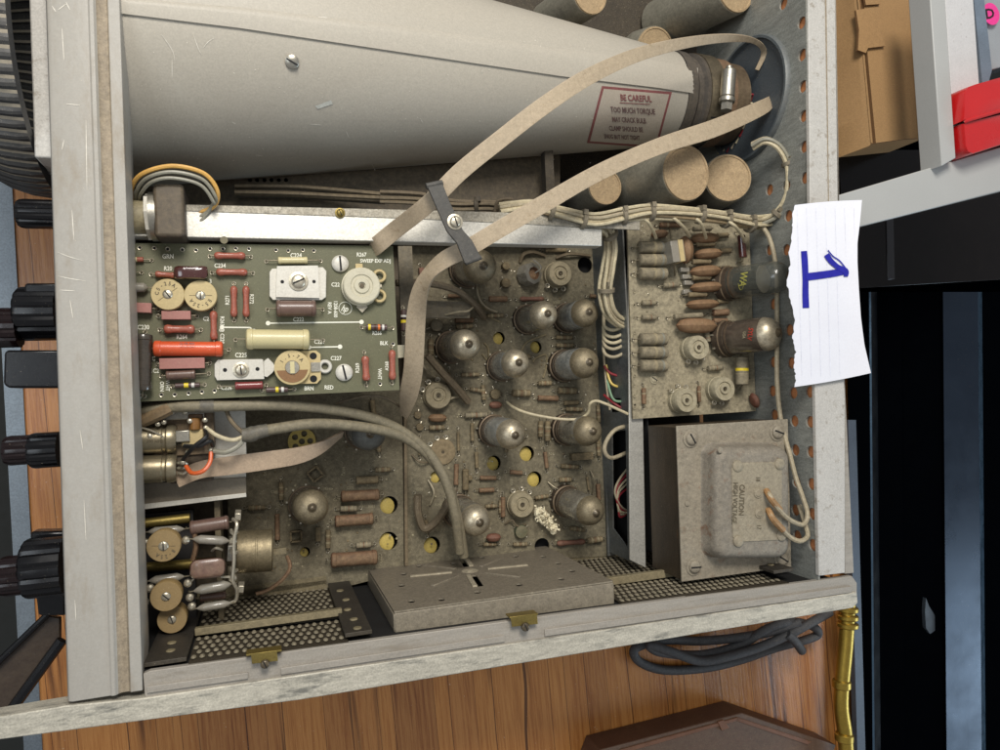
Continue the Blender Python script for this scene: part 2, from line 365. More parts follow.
def empty(name, loc):
    o = bpy.data.objects.new(name, None); COL.objects.link(o); o.location = loc; WL[o.name] = Vector(loc); o.empty_display_size = .02; return o
def tag(o, label=None, cat=None, group=None, kind=None):
    if label: o['label'] = label
    if cat: o['category'] = cat
    if group: o['group'] = group
    if kind: o['kind'] = kind
    return o
def plate(mb, outline, holes, origin, ex, ey, th, m):
    """flat sheet with real holes: outline/holes are 2-D lists; thickness along -(ex x ey)"""
    cu = bpy.data.curves.new('t', 'CURVE'); cu.dimensions = '2D'; cu.fill_mode = 'BOTH'; cu.extrude = th/2*1000
    for poly in [outline]+holes:
        sp = cu.splines.new('POLY'); sp.points.add(len(poly)-1); sp.use_cyclic_u = True
        for i, (x, y) in enumerate(poly): sp.points[i].co = (x*1000, y*1000, 0, 1)
    ob = bpy.data.objects.new('t', cu); COL.objects.link(ob); bpy.context.view_layer.update()
    me = ob.evaluated_get(bpy.context.evaluated_depsgraph_get()).to_mesh()
    ex = Vector(ex).normalized(); ey = Vector(ey).normalized(); ez = ex.cross(ey)
    vs = [Vector(origin)+ex*(v.co.x/1000)+ey*(v.co.y/1000)+ez*(v.co.z/1000-th/2) for v in me.vertices]
    mb.add(vs, [list(p.vertices) for p in me.polygons], m)
    ob.evaluated_get(bpy.context.evaluated_depsgraph_get()).to_mesh_clear(); bpy.data.objects.remove(ob); bpy.data.curves.remove(cu)
def circ(x, y, r, n=20, rx=None): return [(x+(rx or r)*math.cos(2*math.pi*k/n), y+r*math.sin(2*math.pi*k/n)) for k in range(n)]
TC = {}
def text2d(body, bold=.02):
    if (body, bold) in TC: return TC[(body, bold)]
    cu = bpy.data.curves.new('t', 'FONT'); cu.body = body; cu.size = 1.4; cu.align_x = 'CENTER'; cu.align_y = 'CENTER'; cu.offset = bold; cu.resolution_u = 2
    ob = bpy.data.objects.new('t', cu); COL.objects.link(ob); bpy.context.view_layer.update()
    e = ob.evaluated_get(bpy.context.evaluated_depsgraph_get()); me = e.to_mesh()
    r = ([(v.co.x, v.co.y) for v in me.vertices], [list(p.vertices) for p in me.polygons]); e.to_mesh_clear(); bpy.data.objects.remove(ob); bpy.data.curves.remove(cu)
    TC[(body, bold)] = r; return r
def lettering(mb, body, u, v, h, m, surf, rot=0, sx=.82, bold=.03, shear=0):
    bold = min(bold, .03)
    """h: cap height in photo pixels; surf(u,v) gives the point on the real surface"""
    vs, fs = text2d(body, bold); a = math.radians(rot); out = []
    for x, y in vs:
        x = x*h*sx+y*h*shear; y *= h; out.append(surf(u+x*math.cos(a)-y*math.sin(a), v-(x*math.sin(a)+y*math.cos(a))))
    mb.add(out, fs, m)
def flatsurf(z): return lambda u, v: P(u, v, z)

# ------------------------------------------------------------------ component makers
def lead_to(mb, a, b, z0, r=.0004, eye=True, m=lead, em=None):
    b2 = Vector((b.x, b.y, z0)); mid = Vector((b.x*.85+a.x*.15, b.y*.85+a.y*.15, a.z))
    mb.tube([a, mid, Vector((b.x, b.y, (a.z+z0)/2)), b2], r, m, 6, 3)
    if eye: mb.ring(b2+Vector((0, 0, .0002)), (0, 0, 1), .0011, .00035, em or solder, 12, 5)
def axial(board, u1, v1, u2, v2, w, z0, kind='carbon', m=grey_r, bands=(), l1=7, l2=7, name='resistor', lift=0., eye=True):
    """component lying on a board from (u1,v1) to (u2,v2) photo px, w px thick"""
    uc, vc = (u1+u2)/2, (v1+v2)/2; s_ = sy(uc, vc, z0); r = w*s_/2; z = z0+r+.0006+lift
    A = P(u1, v1, z); B = P(u2, v2, z); ax = (B-A); L = ax.length; ax.normalize(); mb = MB()
    if kind == 'dip':
        mb.lathe(A, ax, [(0, r*.35), (L*.04, r*.8), (L*.12, r), (L*.2, r*.95), (L*.3, r*.8), (L*.7, r*.8), (L*.8, r*.95), (L*.88, r), (L*.96, r*.8), (L, r*.35)], 16, m)
    elif kind == 'glass':
        mb.lathe(A, ax, [(0, r*.2), (L*.08, r*.6), (L*.2, r), (L*.8, r), (L*.92, r*.6), (L, r*.2)], 16, m)
    elif kind == 'box':
        a, b = frame(ax); up = Vector((0, 0, 1)); side = ax.cross(up).normalized()
        mb.box((A+B)/2, ax*L/2, side*r, up*r, m)
    elif kind == 'tub':
        mb.lathe(A, ax, [(0, r*.75), (r*.12, r*.94), (r*.3, r), (L*.1, r), (L*.11, r*.93), (L*.89, r*.93), (L*.9, r), (L-r*.3, r), (L-r*.12, r*.94), (L, r*.75)], 20, m)
    else:
        prof = [(0, r*.8), (r*.15, r)]; ms = [m]
        for (t, bw, bm_) in bands:
            prof += [(L*(t-bw/2), r), (L*(t-bw/2)+1e-6, r*1.015), (L*(t+bw/2), r*1.015), (L*(t+bw/2)+1e-6, r)]; ms += [m, bm_, bm_, bm_]
        prof += [(L-r*.15, r), (L, r*.8)]; ms += [m, m]
        mb.lathe(A, ax, prof, 16, ms)
    if l1: lead_to(mb, A, A-ax*l1*s_, z0, eye=eye)
    if l2: lead_to(mb, B, B+ax*l2*s_, z0, eye=eye)
    return mb.build(name, board, bevel=.0006 if kind == 'box' else 0)
def screw(parent, u, v, z, rpx, m=steel, ang=.4, name='screw', h=.0022, washer=True, nrm=(0, 0, 1)):
    s_ = sy(u, v, z); r = rpx*s_; c = P(u, v, z); nrm = Vector(nrm).normalized(); mb = MB()
    if washer: mb.lathe(c, nrm, [(0, r), (.0005, r), (.0006, r*.93)], 22, m)
    R = r*(.72 if washer else 1.); a, b = frame(nrm); sd = a*math.cos(ang)+b*math.sin(ang); pd = nrm.cross(sd)
    mb.lathe(c, nrm, [(0, R), (h*.55, R), (h*.85, R*.85), (h, R*.6)], 22, m)
    mb.box(c+nrm*(h+.00005), sd*R*.86, pd*R*.11, nrm*.0002, blackv)
    return mb.build(name, parent)
def discpot(board, u, v, r, z0, h=.006, m=beige_pot, lobes=True, la=-60, name='trimmer_pot', rim=True, tilt=(0, 0)):
    """round trimmer potentiometer, (u,v) = centre of its top"""
    ctop = P(u, v, z0+h); s_ = sy(u, v, z0+h); R = r*s_; base = Vector((ctop.x, ctop.y, z0)); mb = MB()
    mb.lathe(base, (0, 0, 1), [(0, R*1.06), (h*.35, R*1.06), (h*.36, R), (h*.92, R), (h, R*.94), (h, R*.62), (h*.9, R*.58), (h*.9, R*.44), (h*1.03, R*.4), (h*1.03, R*.2), (h*.9, R*.17)], 30, m)
    mb.cyl(base+Vector((0, 0, h*.6)), base+Vector((0, 0, h*1.02)), R*.13, nip, seg=10)
    if lobes:
        for k in (-35, 0, 35):
            a = math.radians(la+k); d = Vector((math.cos(a), math.sin(a), 0)); q = base+d*R*1.22+Vector((0, 0, h*.35))
            mb.ring(q, (0, 0, 1), R*.17, R*.06, m if rim else solder, 10, 5); mb.tube([q, q+d*R*.12, q+d*R*.12-Vector((0, 0, h*.35))], .0004, solder, 5, 2)
    return mb.build(name, board)
def tube_valve(parent, ub, vb, ut, vt, r, z0, h=.052, glass=glass_d, top=getter, z0s=None, shieldh=.3, label=None, vis=.5):
    b = P(ub, vb, z0); t = P(ut, vt, z0+h); ax = (t-b); L = ax.length; ax.normalize(); R = r*1.05*sy(ut, vt, z0+h)
    mb = MB()
    k = L*.16
    prof = [(k, R*.96), (k+.001, R), (L*.40, R), (L*.66, R*1.0), (L*.76, R*.985), (L*.84, R*.90), (L*.895, R*.75), (L*.93, R*.56), (L*.948, R*.38), (L*.952, R*.26), (L*.985, R*.15), (L*1.0, R*.05)]
    ms = [glass]*3+[glass]+[top]*5+[nip]*3
    mb.lathe(b, ax, prof, 28, ms[:len(prof)-1])
    g = mb.build('vacuum_tube', parent, angle=60)
    if label: g['label'] = label
    m4 = MB(); m4.lathe(b, ax, [(L*.2, R*.62), (L*.6, R*.62)], 12, plate_m); m4.lathe(b, ax, [(L*.6, R*.86), (L*.61, R*.86)], 16, mica_m); m4.lathe(b, ax, [(L*.2, R*.86), (L*.21, R*.86)], 16, mica_m); m4.build('inner_electrode', g)
    m2 = MB(); a, c = frame(ax)
    m2.lathe(b, ax, [(0, R*1.12), (L*.10, R*1.12), (L*.11, R*1.04), (L*.17, R*1.04), (L*.172, R*.9)], 26, [sock, sockr, sock, sock])
    for q in range(9):
        an = q*math.pi*2/9; d = a*math.cos(an)+c*math.sin(an); m2.box(b+d*R*1.16+ax*.001, d*.0007, ax.cross(d)*.0006, ax*.001, solder)
    m2.build('tube_socket', g)
    m3 = MB(); m3.lathe(b, ax, [(L*.19, R*.4), (L*.2, R*1.01), (L*.23, R*1.01), (L*.231, R*.98)], 26, sockr); m3.build('retaining_ring', g)
    return g
def eyelet(mb, u, v, z0, r=.0011, m=solder):
    c = P(u, v, z0); mb.ring(c+Vector((0, 0, .0002)), (0, 0, 1), r, .00032, m, 12, 5); mb.lathe(c, (0, 0, 1), [(0, r*.7), (.00015, r*.7)], 10, blackv)
def edge_disc(board, u1, v1, u2, v2, w, z0, m=brown_disc, H=.012, name='disc_capacitor'):
    """ceramic disc standing on its edge"""
    z = z0+H*.55; A = P(u1, v1, z); B = P(u2, v2, z); c = (A+B)/2; d = (B-A); L = d.length/2; d.normalize(); n = Vector((0, 0, 1)).cross(d).normalized(); T = w*sy(u1, v1, z)/2
    mb = MB(); vs = []; fs = []; nr, nc = 24, 5
    for side in (1, -1):
        o = len(vs); vs.append(c+n*T*side)
        for j in range(1, nc+1):
            q = j/nc
            for k in range(nr):
                an = 2*math.pi*k/nr; tt = T*math.sqrt(max(0, 1-q**3))*side; vs.append(c+d*math.cos(an)*L*q+Vector((0, 0, 1))*math.sin(an)*H*.5*q+n*tt)
        for k in range(nr): fs.append([o, o+1+k, o+1+(k+1) % nr])
        for j in range(nc-1):
            for k in range(nr): k2 = (k+1) % nr; fs.append([o+1+j*nr+k, o+1+(j+1)*nr+k, o+1+(j+1)*nr+k2, o+1+j*nr+k2])
    mb.add(vs, fs, m)
    for sgn in (-1, 1): q = c+d*L*.6*sgn; mb.tube([q-Vector((0, 0, H*.3)), Vector((q.x, q.y, z0))], .0004, lead, 5, 1)
    return mb.build(name, board)
def sheet(mb, px, z, th, m, side=None):
    mb.prism([P(u, v, z) for u, v in px], (0, 0, -th), side or m, m)
def poly_plate(px, z, holes, th, m):
    """board of photo-pixel outline at height z with round holes (u,v,rpx)"""
    mb = MB(); o = P(px[0][0], px[0][1], z)
    out = [((P(u, v, z)-o).x, (P(u, v, z)-o).y) for u, v in px]
    hs = []
    for (u, v, r) in holes:
        q = P(u, v, z)-o; hs.append(circ(q.x, q.y, r*sy(u, v, z)))
    plate(mb, out, hs, o, (1, 0, 0), (0, 1, 0), th, m); return mb

# ================================================================== THE OSCILLOSCOPE
ZB = -.125
scope = empty('oscilloscope', (.15, 0, -.2))
tag(scope, 'old grey oscilloscope lying open, dusty boards and tubes below a long screening cone', 'oscilloscope')
# ---- front bezel (profile extruded along Y)
XL = -.1015
def prof_extrude(name, prof, y0, y1, m, parent, bevel=0, groove=None, xshift=0):
    mb = MB(); n = len(prof); vs = [Vector((x, y0, z)) for x, z in prof]+[Vector((x+xshift, y1, z)) for x, z in prof]; mb.v += vs
    for i in range(n):
        j = (i+1) % n; mb.f.append([i, j, j+n, i+n]); mb.m.append(mb.mi(groove if groove and i in groove_i else m))
    mb.f.append(list(range(n))); mb.m.append(mb.mi(m)); mb.f.append([i+n for i in range(n-1, -1, -1)]); mb.m.append(mb.mi(m))
    return mb.build(name, parent, bevel)
groove_i = (7, 8, 9)
bz = [(-.1015, -.05), (-.1015, -.003), (-.1005, -.0006), (-.0985, .0004), (-.0815, .0004), (-.0805, .0012), (-.0788, .0012), (-.0778, -.0004), (-.0762, -.0016), (-.0728, -.0016), (-.0722, -.0002), (-.0665, -.0002), (-.0665, -.02), (-.07, -.05)]
bezel_o = prof_extrude('bezel', bz, -.1485, .34, paint, scope, .0004, bezel_groove, xshift=.001)
# front panel under the bezel
MB().box((-.088, .09, -.115), (.003, 0, 0), (0, .235, 0), (0, 0, .07), darkm).build('front_panel', scope)
# ---- bottom side rail
def rail_pt(u, v, z): return P(u, v, z)
mb = MB()      # inner pale ledge, from px
def yline(v300, v857, u): return v300+(v857-v300)*(u-300)/557
sheet(mb, [(143, 674), (150, 671), (300, 650), (590, 610), (852, 576), (857, 583), (857, 595), (590, 633), (300, 676), (145, 699)], -.001, .004, rail_clean)
rail = mb.build('side_rail', scope, .0004)
mb = MB()      # two raised lips of the ledge
for (a, b_) in (((147, 688.5), (248, 674.5)), ((281, 670), (505, 637.5)), ((545, 631.5), (852, 588))):
    sheet(mb, [(a[0], a[1]-1.8), (b_[0], b_[1]-1.8), (b_[0], b_[1]+4.5), (a[0], a[1]+5)], .0004, .0018, rail_clean)
mb.build('rail_lip', rail, .0003)
mb = MB()
sheet(mb, [(-25, 721), (64, 706), (145, 698), (300, 675), (590, 632), (845, 594), (857, 592), (858, 603), (853, 608), (590, 652), (300, 700), (-25, 743)], .0002, .014, rail_mottle)
mb.build('side_trim', scope, .0006)
# outer side wall going down to the table
a = P(143, 695, 0); b_ = P(850, 600, 0)
mb = MB(); mb.prism([Vector((-.095, a.y+.003, -.006)), Vector((.39, b_.y+.003, -.006)), Vector((.39, b_.y-.0, -.006)), Vector((-.095, a.y, -.006))], (0, 0, -.16), darkm); mb.build('outer_side_panel', scope)
for (u, v) in ((265, 659), (525, 622)):   # brass clips with screw
    mb = MB(); sheet(mb, [(u-14, v-4), (u+12, v-7.5), (u+13, v+2), (u-13, v+5)], .0035, .0008, brass)
    c = P(u-1, v-6, .0035); e = (P(u+12, v-7.5, .0035)-P(u-14, v-4, .0035)).normalized(); mb.box(c+Vector((0, .0, -.004)), e*.0092, Vector((0, .0005, 0)), (0, 0, .004), brass)
    cl = mb.build('brass_clip', scope, .0002); screw(cl, u, v+4.5, .0036, 4.5, nip, washer=False)
# ---- right rail (rear edge)
mb = MB(); sheet(mb, [(808, -12), (835, -12), (838, 200), (845, 400), (845, 573), (819, 576), (815, 380), (810, 200)], .0, .0035, white_trim)
rr = mb.build('rear_rail', scope, .0005)
mb = MB(); sheet(mb, [(825, -12), (826.4, -12), (829, 200), (830, 215), (828.5, 215)], .0003, .0005, bezel_groove); mb.build('rail_groove', rr)
mb = MB(); sheet(mb, [(834, -12), (836, -12), (841, 300), (854, 573), (845, 574), (843, 400)], -.004, .15, rail_clean, side=rail_clean); mb.build('rear_outer_edge', scope, .0004)
# rear wall with round vent holes
xr = .374
mb = MB(); holes = []
SL = .0403; xr = .3762; EW = Vector((SL, 1, 0)).normalized()
def rw(u, v):
    d = ray(u, v); t = xr/(d.x-SL*d.y); p = CAMP+d*t; return (p.y/EW.y, p.z)
hl = [(785, 4, 6), (805, 22, 6), (806, 54, 6), (806, 86, 6), (806, 116, 6), (806, 147, 6), (807, 178, 6), (771, 190, 6), (788, 186, 6), (790, 216, 6), (771, 250, 6), (788, 250, 6), (791, 330, 6), (793, 363, 6), (775, 362, 6), (775, 304, 6), (774, 391, 6), (795, 393, 6), (812, 362, 6), (812, 392, 6), (776, 415, 6), (796, 421, 6), (813, 422, 6), (797, 450, 6), (814, 452, 6), (798, 482, 5), (814, 484, 6), (797, 510, 6), (815, 514, 6), (799, 536, 5), (815, 545, 6)]
seen = []
for (u, v, r) in hl:
    y, z = rw(u, v)
    if z > -.006: z = -.006
    holes.append(circ(y, z, .0044, 18)); seen.append((y, z))
plate(mb, [(-.148, -.14), (.34, -.14), (.34, -.0015), (-.148, -.0015)], holes, (xr, 0, 0), EW, (0, 0, 1), .0016, blue_steel)
rwall = mb.build('rear_wall', scope)
MB().box((xr+.0016+SL*.09, .09, -.066), (.0005, 0, 0), EW*.235, (0, 0, .062), vent_backing).build('vent_backing_sheet', rwall)  # stand-in sheet added behind the vents for the wood seen through them
# tube neck cup on the rear wall
cy_, cz_ = .2300, -.09
mb = MB(); c = Vector((xr-.001+SL*cy_, cy_-.004, -.068)); mb.lathe(c, (-1, SL, 0), [(0, .0495), (.003, .0495), (.0045, .0485), (.0045, .0465), (.001, .046)], 48, mat('cup_ring', (92, 100, 104), .45, .2, .2, .15, 60, .2, .4), caps=False)
mb.lathe(c+Vector((-.0005, 0, 0)), (-1, SL, 0), [(0, .046), (.0006, .046)], 40, mat('cup_blue', (72, 80, 86), .5, .1, .2, .15, 60, .2, .4)); mb.build('neck_cup', rwall)
# ---- chassis floor deep under everything + back
MB().box((.14, .09, -.165), (.245, 0, 0), (0, .245, 0), (0, 0, .002), darkm).build('chassis_floor', scope)
mb = MB(); mb.box((.13, .02, -.1365), (.15, 0, 0), (0, .155, 0), (0, 0, .0008), blackv); mb.build('backing_sheet', scope)  # black sheet, shows as shadow inside the board holes
# ---- bottom inner wall: perforated panels
ywall = -.1395
def by(x): return ywall-.016*(x-.013)
mb = MB()
def wallq(u, v): p = PY(u, v, ywall); return p
def perf(x0, x1, z0, z1, pitch=.0050, r=.0017):
    hs = []; j = 0; z = z0+.003
    while z < z1-.003:
        x = x0+.003+(pitch/2 if j % 2 else 0)
        while x < x1-.003: hs.append(circ(x, z, r, 8)); x += pitch
        z += pitch*.75; j += 1
    return hs
E0 = Vector((1, -.016, 0)).normalized()
def wall_panel(name, x0, x1, z0, z1, off, m, th=.001, holes=True, parent=None):
    mb = MB(); plate(mb, [(x0, z0), (x1, z0), (x1, z1), (x0, z1)], perf(x0, x1, z0, z1) if holes else [], (0, ywall+.0002+off, 0), (-E0.x, -E0.y, 0), (0, 0, 1), th, m) if 0 else plate(mb, [(x0, z0), (x1, z0), (x1, z1), (x0, z1)], perf(x0, x1, z0, z1) if holes else [], (0, ywall+.0002+off, 0), E0, (0, 0, 1), th, m)
    return mb.build(name, parent or scope)
perfm = mat('perforated_panel', (58, 51, 40), .6, .2, .2, .25, 80, .25, .3, .2, dustc=(100, 90, 70))
dimp = mat('panel_dimple', (146, 138, 118), .45, .3, .3, .25, 200, .25, .3, .1)
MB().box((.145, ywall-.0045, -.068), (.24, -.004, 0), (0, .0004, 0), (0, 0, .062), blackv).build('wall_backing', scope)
def dimple_panel(x0, x1, z0, z1):
    mb = MB(); plate(mb, [(x0, z0), (x1, z0), (x1, z1), (x0, z1)], [], (0, ywall-.0012, 0), E0, (0, 0, 1), .001, perfm)
    pitch = .0044; j = 0; z = z0+.004
    while z < z1-.002:
        x = x0+.002+(pitch/2 if j % 2 else 0)
        while x < x1-.002:
            c = Vector((0, ywall+.0003, 0))+E0*x+Vector((0, 0, z)); vs = []
            for (k, h) in ((1, 0), (.75, .0006), (.3, .0009)):
                vs += [c+E0*math.cos(a*math.pi/4)*.0015*k+Vector((0, h, math.sin(a*math.pi/4)*.0030*k)) for a in range(8)]
            mb.add(vs, [[q*8+a, q*8+(a+1) % 8, (q+1)*8+(a+1) % 8, (q+1)*8+a] for q in range(2) for a in range(8)]+[[16+a for a in range(8)]], dimp); x += pitch
        z += .0078; j += 1
    return mb.build('perforated_panel', scope)
dimple_panel(-.0445, .040, -.128, -.053); dimple_panel(-.0445, .040, -.046, -.003); dimple_panel(.216, .345, -.128, -.053); dimple_panel(.216, .345, -.046, -.003)
ledge = mat('dusty_ledge', (120, 110, 84), .6, .1, .6, .15, 90, .2, .5, .15, dustc=(150, 136, 106))
MB().box((-.002, ywall+.0035, -.0495), (.043, 0, 0), (0, .0022, 0), (0, 0, .0022), ledge).build('stiffener_rib', scope, .0004)
MB().box((.270, ywall-.001, -.0495), (.066, 0, 0), (0, .0028, 0), (0, 0, .0022), ledge).build('stiffener_rib', scope, .0004)
MB().box((-.012, ywall+.004, -.128), (.05, 0, 0), (0, .005, 0), (0, 0, .002), ledge).build('corner_flange', scope, .0004)
MB().box((.240, ywall-.0005, -.128), (.05, 0, 0), (0, .006, 0), (0, 0, .002), ledge).build('corner_flange', scope, .0004)
brk = mat('dark_bracket', (60, 56, 50), .5, .3, .4, .2, 80, .2, .3, .15, dustc=(90, 80, 62))
def bracket(u0, u1, x0, x1, rows):
    mb = MB(); mb.box(((x0+x1)/2, ywall+.002, -.066), ((x1-x0)/2, 0, 0), (0, .0012, 0), (0, 0, .060), brk)
    for (fx, z) in rows:
        x = x0+(x1-x0)*fx; mb.lathe((x, ywall+.0031, z), (0, 1, 0), [(0, .0026), (.0008, .0024), (.0010, .0012)], 14, ledge)
    return mb.build('slotted_bracket', scope, .0003)
bracket(0, 0, -.0665, -.0455, [(.55, -.02), (.5, -.034), (.45, -.08)])
bracket(0, 0, .0385, .054, [(.5, -.012), (.5, -.03), (.4, -.052), (.5, -.075), (.4, -.1)])
bracket(0, 0, .335, .352, [(.5, -.02), (.5, -.06)])
# ---- slotted box cover (star shaped vents)
cov = mat('dusty_cover', (128, 119, 104), .5, .2, .35, .12, 60, .2, .4, .15, dustc=(158, 148, 126))
yf = -.1315
mb = MB(); x0, x1 = .0685, .214; z0, z1 = -.134, -.014
hs = []
def slot(cx, cz, L, ang, w): # rounded slot
    dx, dz = math.cos(ang), math.sin(ang); nx_, nz_ = -dz, dx; return [(cx-dx*L/2-nx_*w/2, cz-dz*L/2-nz_*w/2), (cx+dx*L/2-nx_*w/2, cz+dz*L/2-nz_*w/2), (cx+dx*L/2+nx_*w/2, cz+dz*L/2+nz_*w/2), (cx-dx*L/2+nx_*w/2, cz-dz*L/2+nz_*w/2)]
qb = PY(470, 573, yf); scx, scz = qb.x, qb.z
emb = MB(); dusl = mat('dusty_lit_edge', (172, 162, 140), .5, .2, .3, .2, 90, .2)  # pale tone holds dust and the slots' lit edges, both painted in
for k in range(8):
    an = math.pi/8*.3+k*math.pi/4; L = .030; d0 = .028
    dx, dz = math.cos(an), math.sin(an); cx_, cz__ = scx+dx*d0, scz+dz*d0
    if k in (2, 6): hs.append(slot(cx_, cz__, L, an, .0050))
    emb.box((cx_-dz*.0016*(2 if k in (2, 6) else 0), yf+.0012, cz__+dx*.0016*(2 if k in (2, 6) else 0)), (dx*L/2, 0, dz*L/2), (-dz*.0017, 0, dx*.0017), (0, .0012, 0), dusl if k % 4 in (0, 2) else cov)
for (qx, qz) in ((.082, -.03), (.10, -.025), (.125, -.03), (.155, -.034), (.185, -.034), (.20, -.05), (.09, -.1), (.105, -.118), (.13, -.112), (.155, -.12), (.18, -.112), (.198, -.1), (.2, -.075), (.083, -.07)): hs.append(circ(qx, qz, .0034, 12, .0024))
plate(mb, [(x0, z0), (x1, z0), (x1, z1), (x0, z1)], hs, (0, yf, 0), (-1, 0, 0), (0, 0, 1), .001, cov) if 0 else plate(mb, [(x0, z0), (x1, z0), (x1, z1), (x0, z1)], hs, (0, yf+.0005, 0), (1, 0, 0), (0, 0, 1), .001, cov)
mb.box(((x0+x1)/2, yf-.0075, z1), ((x1-x0)/2, 0, 0), (0, .0078, 0), (0, 0, .0006), cov)
mb.box((x0, yf-.0055, (z0+z1)/2), (.0006, 0, 0), (0, .0055, 0), (0, 0, (z1-z0)/2), cov); mb.box((x1, yf-.0055, (z0+z1)/2), (.0006, 0, 0), (0, .0055, 0), (0, 0, (z1-z0)/2), cov)
cover = mb.build('vented_cover', scope, .0007); emb.build('raised_slot_rim', cover, .0004)
MB().lathe((scx, yf+.0005, scz), (0, 1, 0), [(0, .0062), (.0012, .0060), (.0014, .0048), (.0010, .003), (.0018, .0015)], 24, dusl).build('centre_boss', cover)
MB().box(((x0+x1)/2, yf-.006, -.075), (.070, 0, 0), (0, .0004, 0), (0, 0, .055), mat('cover_backing', (60, 52, 40), .7)).build('inner_baffle', cover)

# ---- CRT screening cone
xa, xb = -.0757, .3219; R0, R1 = .086, .036; yc, zc = cy_, cz_
def rcone(x): return R0+(R1-R0)*(x-xa)/(xb-xa)
def crt(u, v, off=0.):
    d = ray(u, v); o = CAMP; k = (R1-R0)/(xb-xa); r0 = rcone(0)+off
    A = d.y**2+d.z**2-(k*d.x)**2; B = 2*((o.y-yc)*d.y+(o.z-zc)*d.z-k*d.x*(r0+k*o.x)); C = (o.y-yc)**2+(o.z-zc)**2-(r0+k*o.x)**2
    D = B*B-4*A*C
    if D < 0: D = 0
    t = (-B-math.sqrt(D))/(2*A); return o+d*t
mb = MB(); mb.lathe((-.095, yc, zc), (1, 0, 0), [(0, rcone(-.095)), (xb+.095-.003, rcone(xb-.003)), (xb+.095, R1-.0006), (xb+.095, R1-.003)], 96, shield)
cone = mb.build('screening_cone', scope)
# overlapped seam strip
mb = MB(); n = 60; vs = []; fs = []
top = [(118, -3), (240, 7), (400, 25), (560, 48), (660, 60), (698, 68)]; bot = [(118, 13), (240, 28), (400, 52), (560, 76), (660, 88), (698, 94)]
def lerp_poly(pl, t):
    q = t*(len(pl)-1); i = min(int(q), len(pl)-2); f_ = q-i; return (pl[i][0]*(1-f_)+pl[i+1][0]*f_, pl[i][1]*(1-f_)+pl[i+1][1]*f_)
for i in range(n+1):
    a = lerp_poly(top, i/n); b_ = lerp_poly(bot, i/n)
    for j in range(7):
        t = j/6; q = (a[0]*(1-t)+b_[0]*t, a[1]*(1-t)+b_[1]*t); vs.append(crt(q[0], q[1], -.0002 if j in (0,) else .0013)if j < 6 else crt(q[0], q[1], .0013))
    vs.append(crt(b_[0], b_[1]+.4, -.0003))
for i in range(n):
    for j in range(7): fs.append([i*8+j, i*8+j+1, (i+1)*8+j+1, (i+1)*8+j])
mb.add(vs, fs, shield); mb.build('seam_strip', cone)
q = crt(292, 62); nr = (q-Vector((q.x, yc, zc))).normalized()
mb = MB(); fa, fb = frame(nr); mb.lathe(q, nr, [(0, .0042), (.0012, .0040), (.002, .0026), (.0022, .001)], 22, steel); sd = fa*math.cos(1.1)+fb*math.sin(1.1); mb.box(q+nr*.00215, sd*.0036, nr.cross(sd)*.00045, nr*.0004, blackv); mb.build('screw', cone)
mb = MB(); mb.add([crt(u, v, .0003) for u, v in ((315, 106), (331, 100), (333, 104), (318, 109))], [[0, 1, 2, 3]], mat('paint_chip', (186, 186, 176), .5)); mb.build('paint_chip', cone)
mb = MB(); scr = mat('pale_scratch', (204, 198, 184), .5)
def scratch(mb, pts, w, sf):
    pl = catmull([Vector((u, v, 0)) for u, v in pts], 4); vs = []
    for i, p in enumerate(pl):
        t = (pl[min(i+1, len(pl)-1)]-pl[max(i-1, 0)]).normalized(); k = math.sin(math.pi*(i+.5)/len(pl)); vs += [sf(p.x-t.y*w*k, p.y+t.x*w*k), sf(p.x+t.y*w*k, p.y-t.x*w*k)]
    mb.add(vs, [[2*i, 2*i+1, 2*i+3, 2*i+2] for i in range(len(pl)-1)], scr)
csf = lambda u, v: crt(u, v, .00025)
for pts in (((161, 34), (167, 42), (173, 52), (175, 63)), ((193, 33), (196, 42), (199, 50), (202, 55)), ((203, 48), (208, 42), (214, 38)), ((172, 60), (172, 78)), ((372, 164), (376, 172)), ((346, 131), (349, 138)), ((310, 124), (322, 125)), ((232, 122), (236, 124)), ((300, 20), (306, 28)), ((318, 17), (327, 18), (329, 26)), ((540, 45), (545, 60)), ((574, 58), (580, 66)), ((590, 118), (604, 121)), ((255, 155), (263, 156)), ((420, 118), (423, 123)), ((480, 60), (490, 66))): scratch(mb, pts, .45, csf)
rs = random.Random(21)
for i in range(90):
    u = rs.uniform(140, 640); v = rs.uniform(40, 165); scratch(mb, ((u, v), (u+rs.uniform(-2, 2), v+rs.uniform(-1.5, 1.5))), rs.uniform(.25, .5), csf)
mb.build('scratches', cone)['kind'] = 'stuff'
mb = MB(); bsf = lambda u, v: P(u, v, .0006)
for pts in (((57, 252), (70, 257), (84, 261)), ((58, 276), (72, 279), (86, 281)), ((60, 290), (75, 291)), ((66, 104), (80, 105)), ((62, 28), (64, 60)), ((64, 140), (62, 150)), ((70, 300), (73, 318)), ((80, 430), (83, 450)), ((84, 500), (86, 540)), ((75, 600), (76, 620)), ((58, 10), (66, 4)), ((66, 2), (70, 10)), ((52, 6), (56, 12)), ((72, 210), (74, 240)), ((86, 120), (87, 190))): scratch(mb, pts, .5, bsf)
mb.build('scratches', bezel_o)['kind'] = 'stuff'
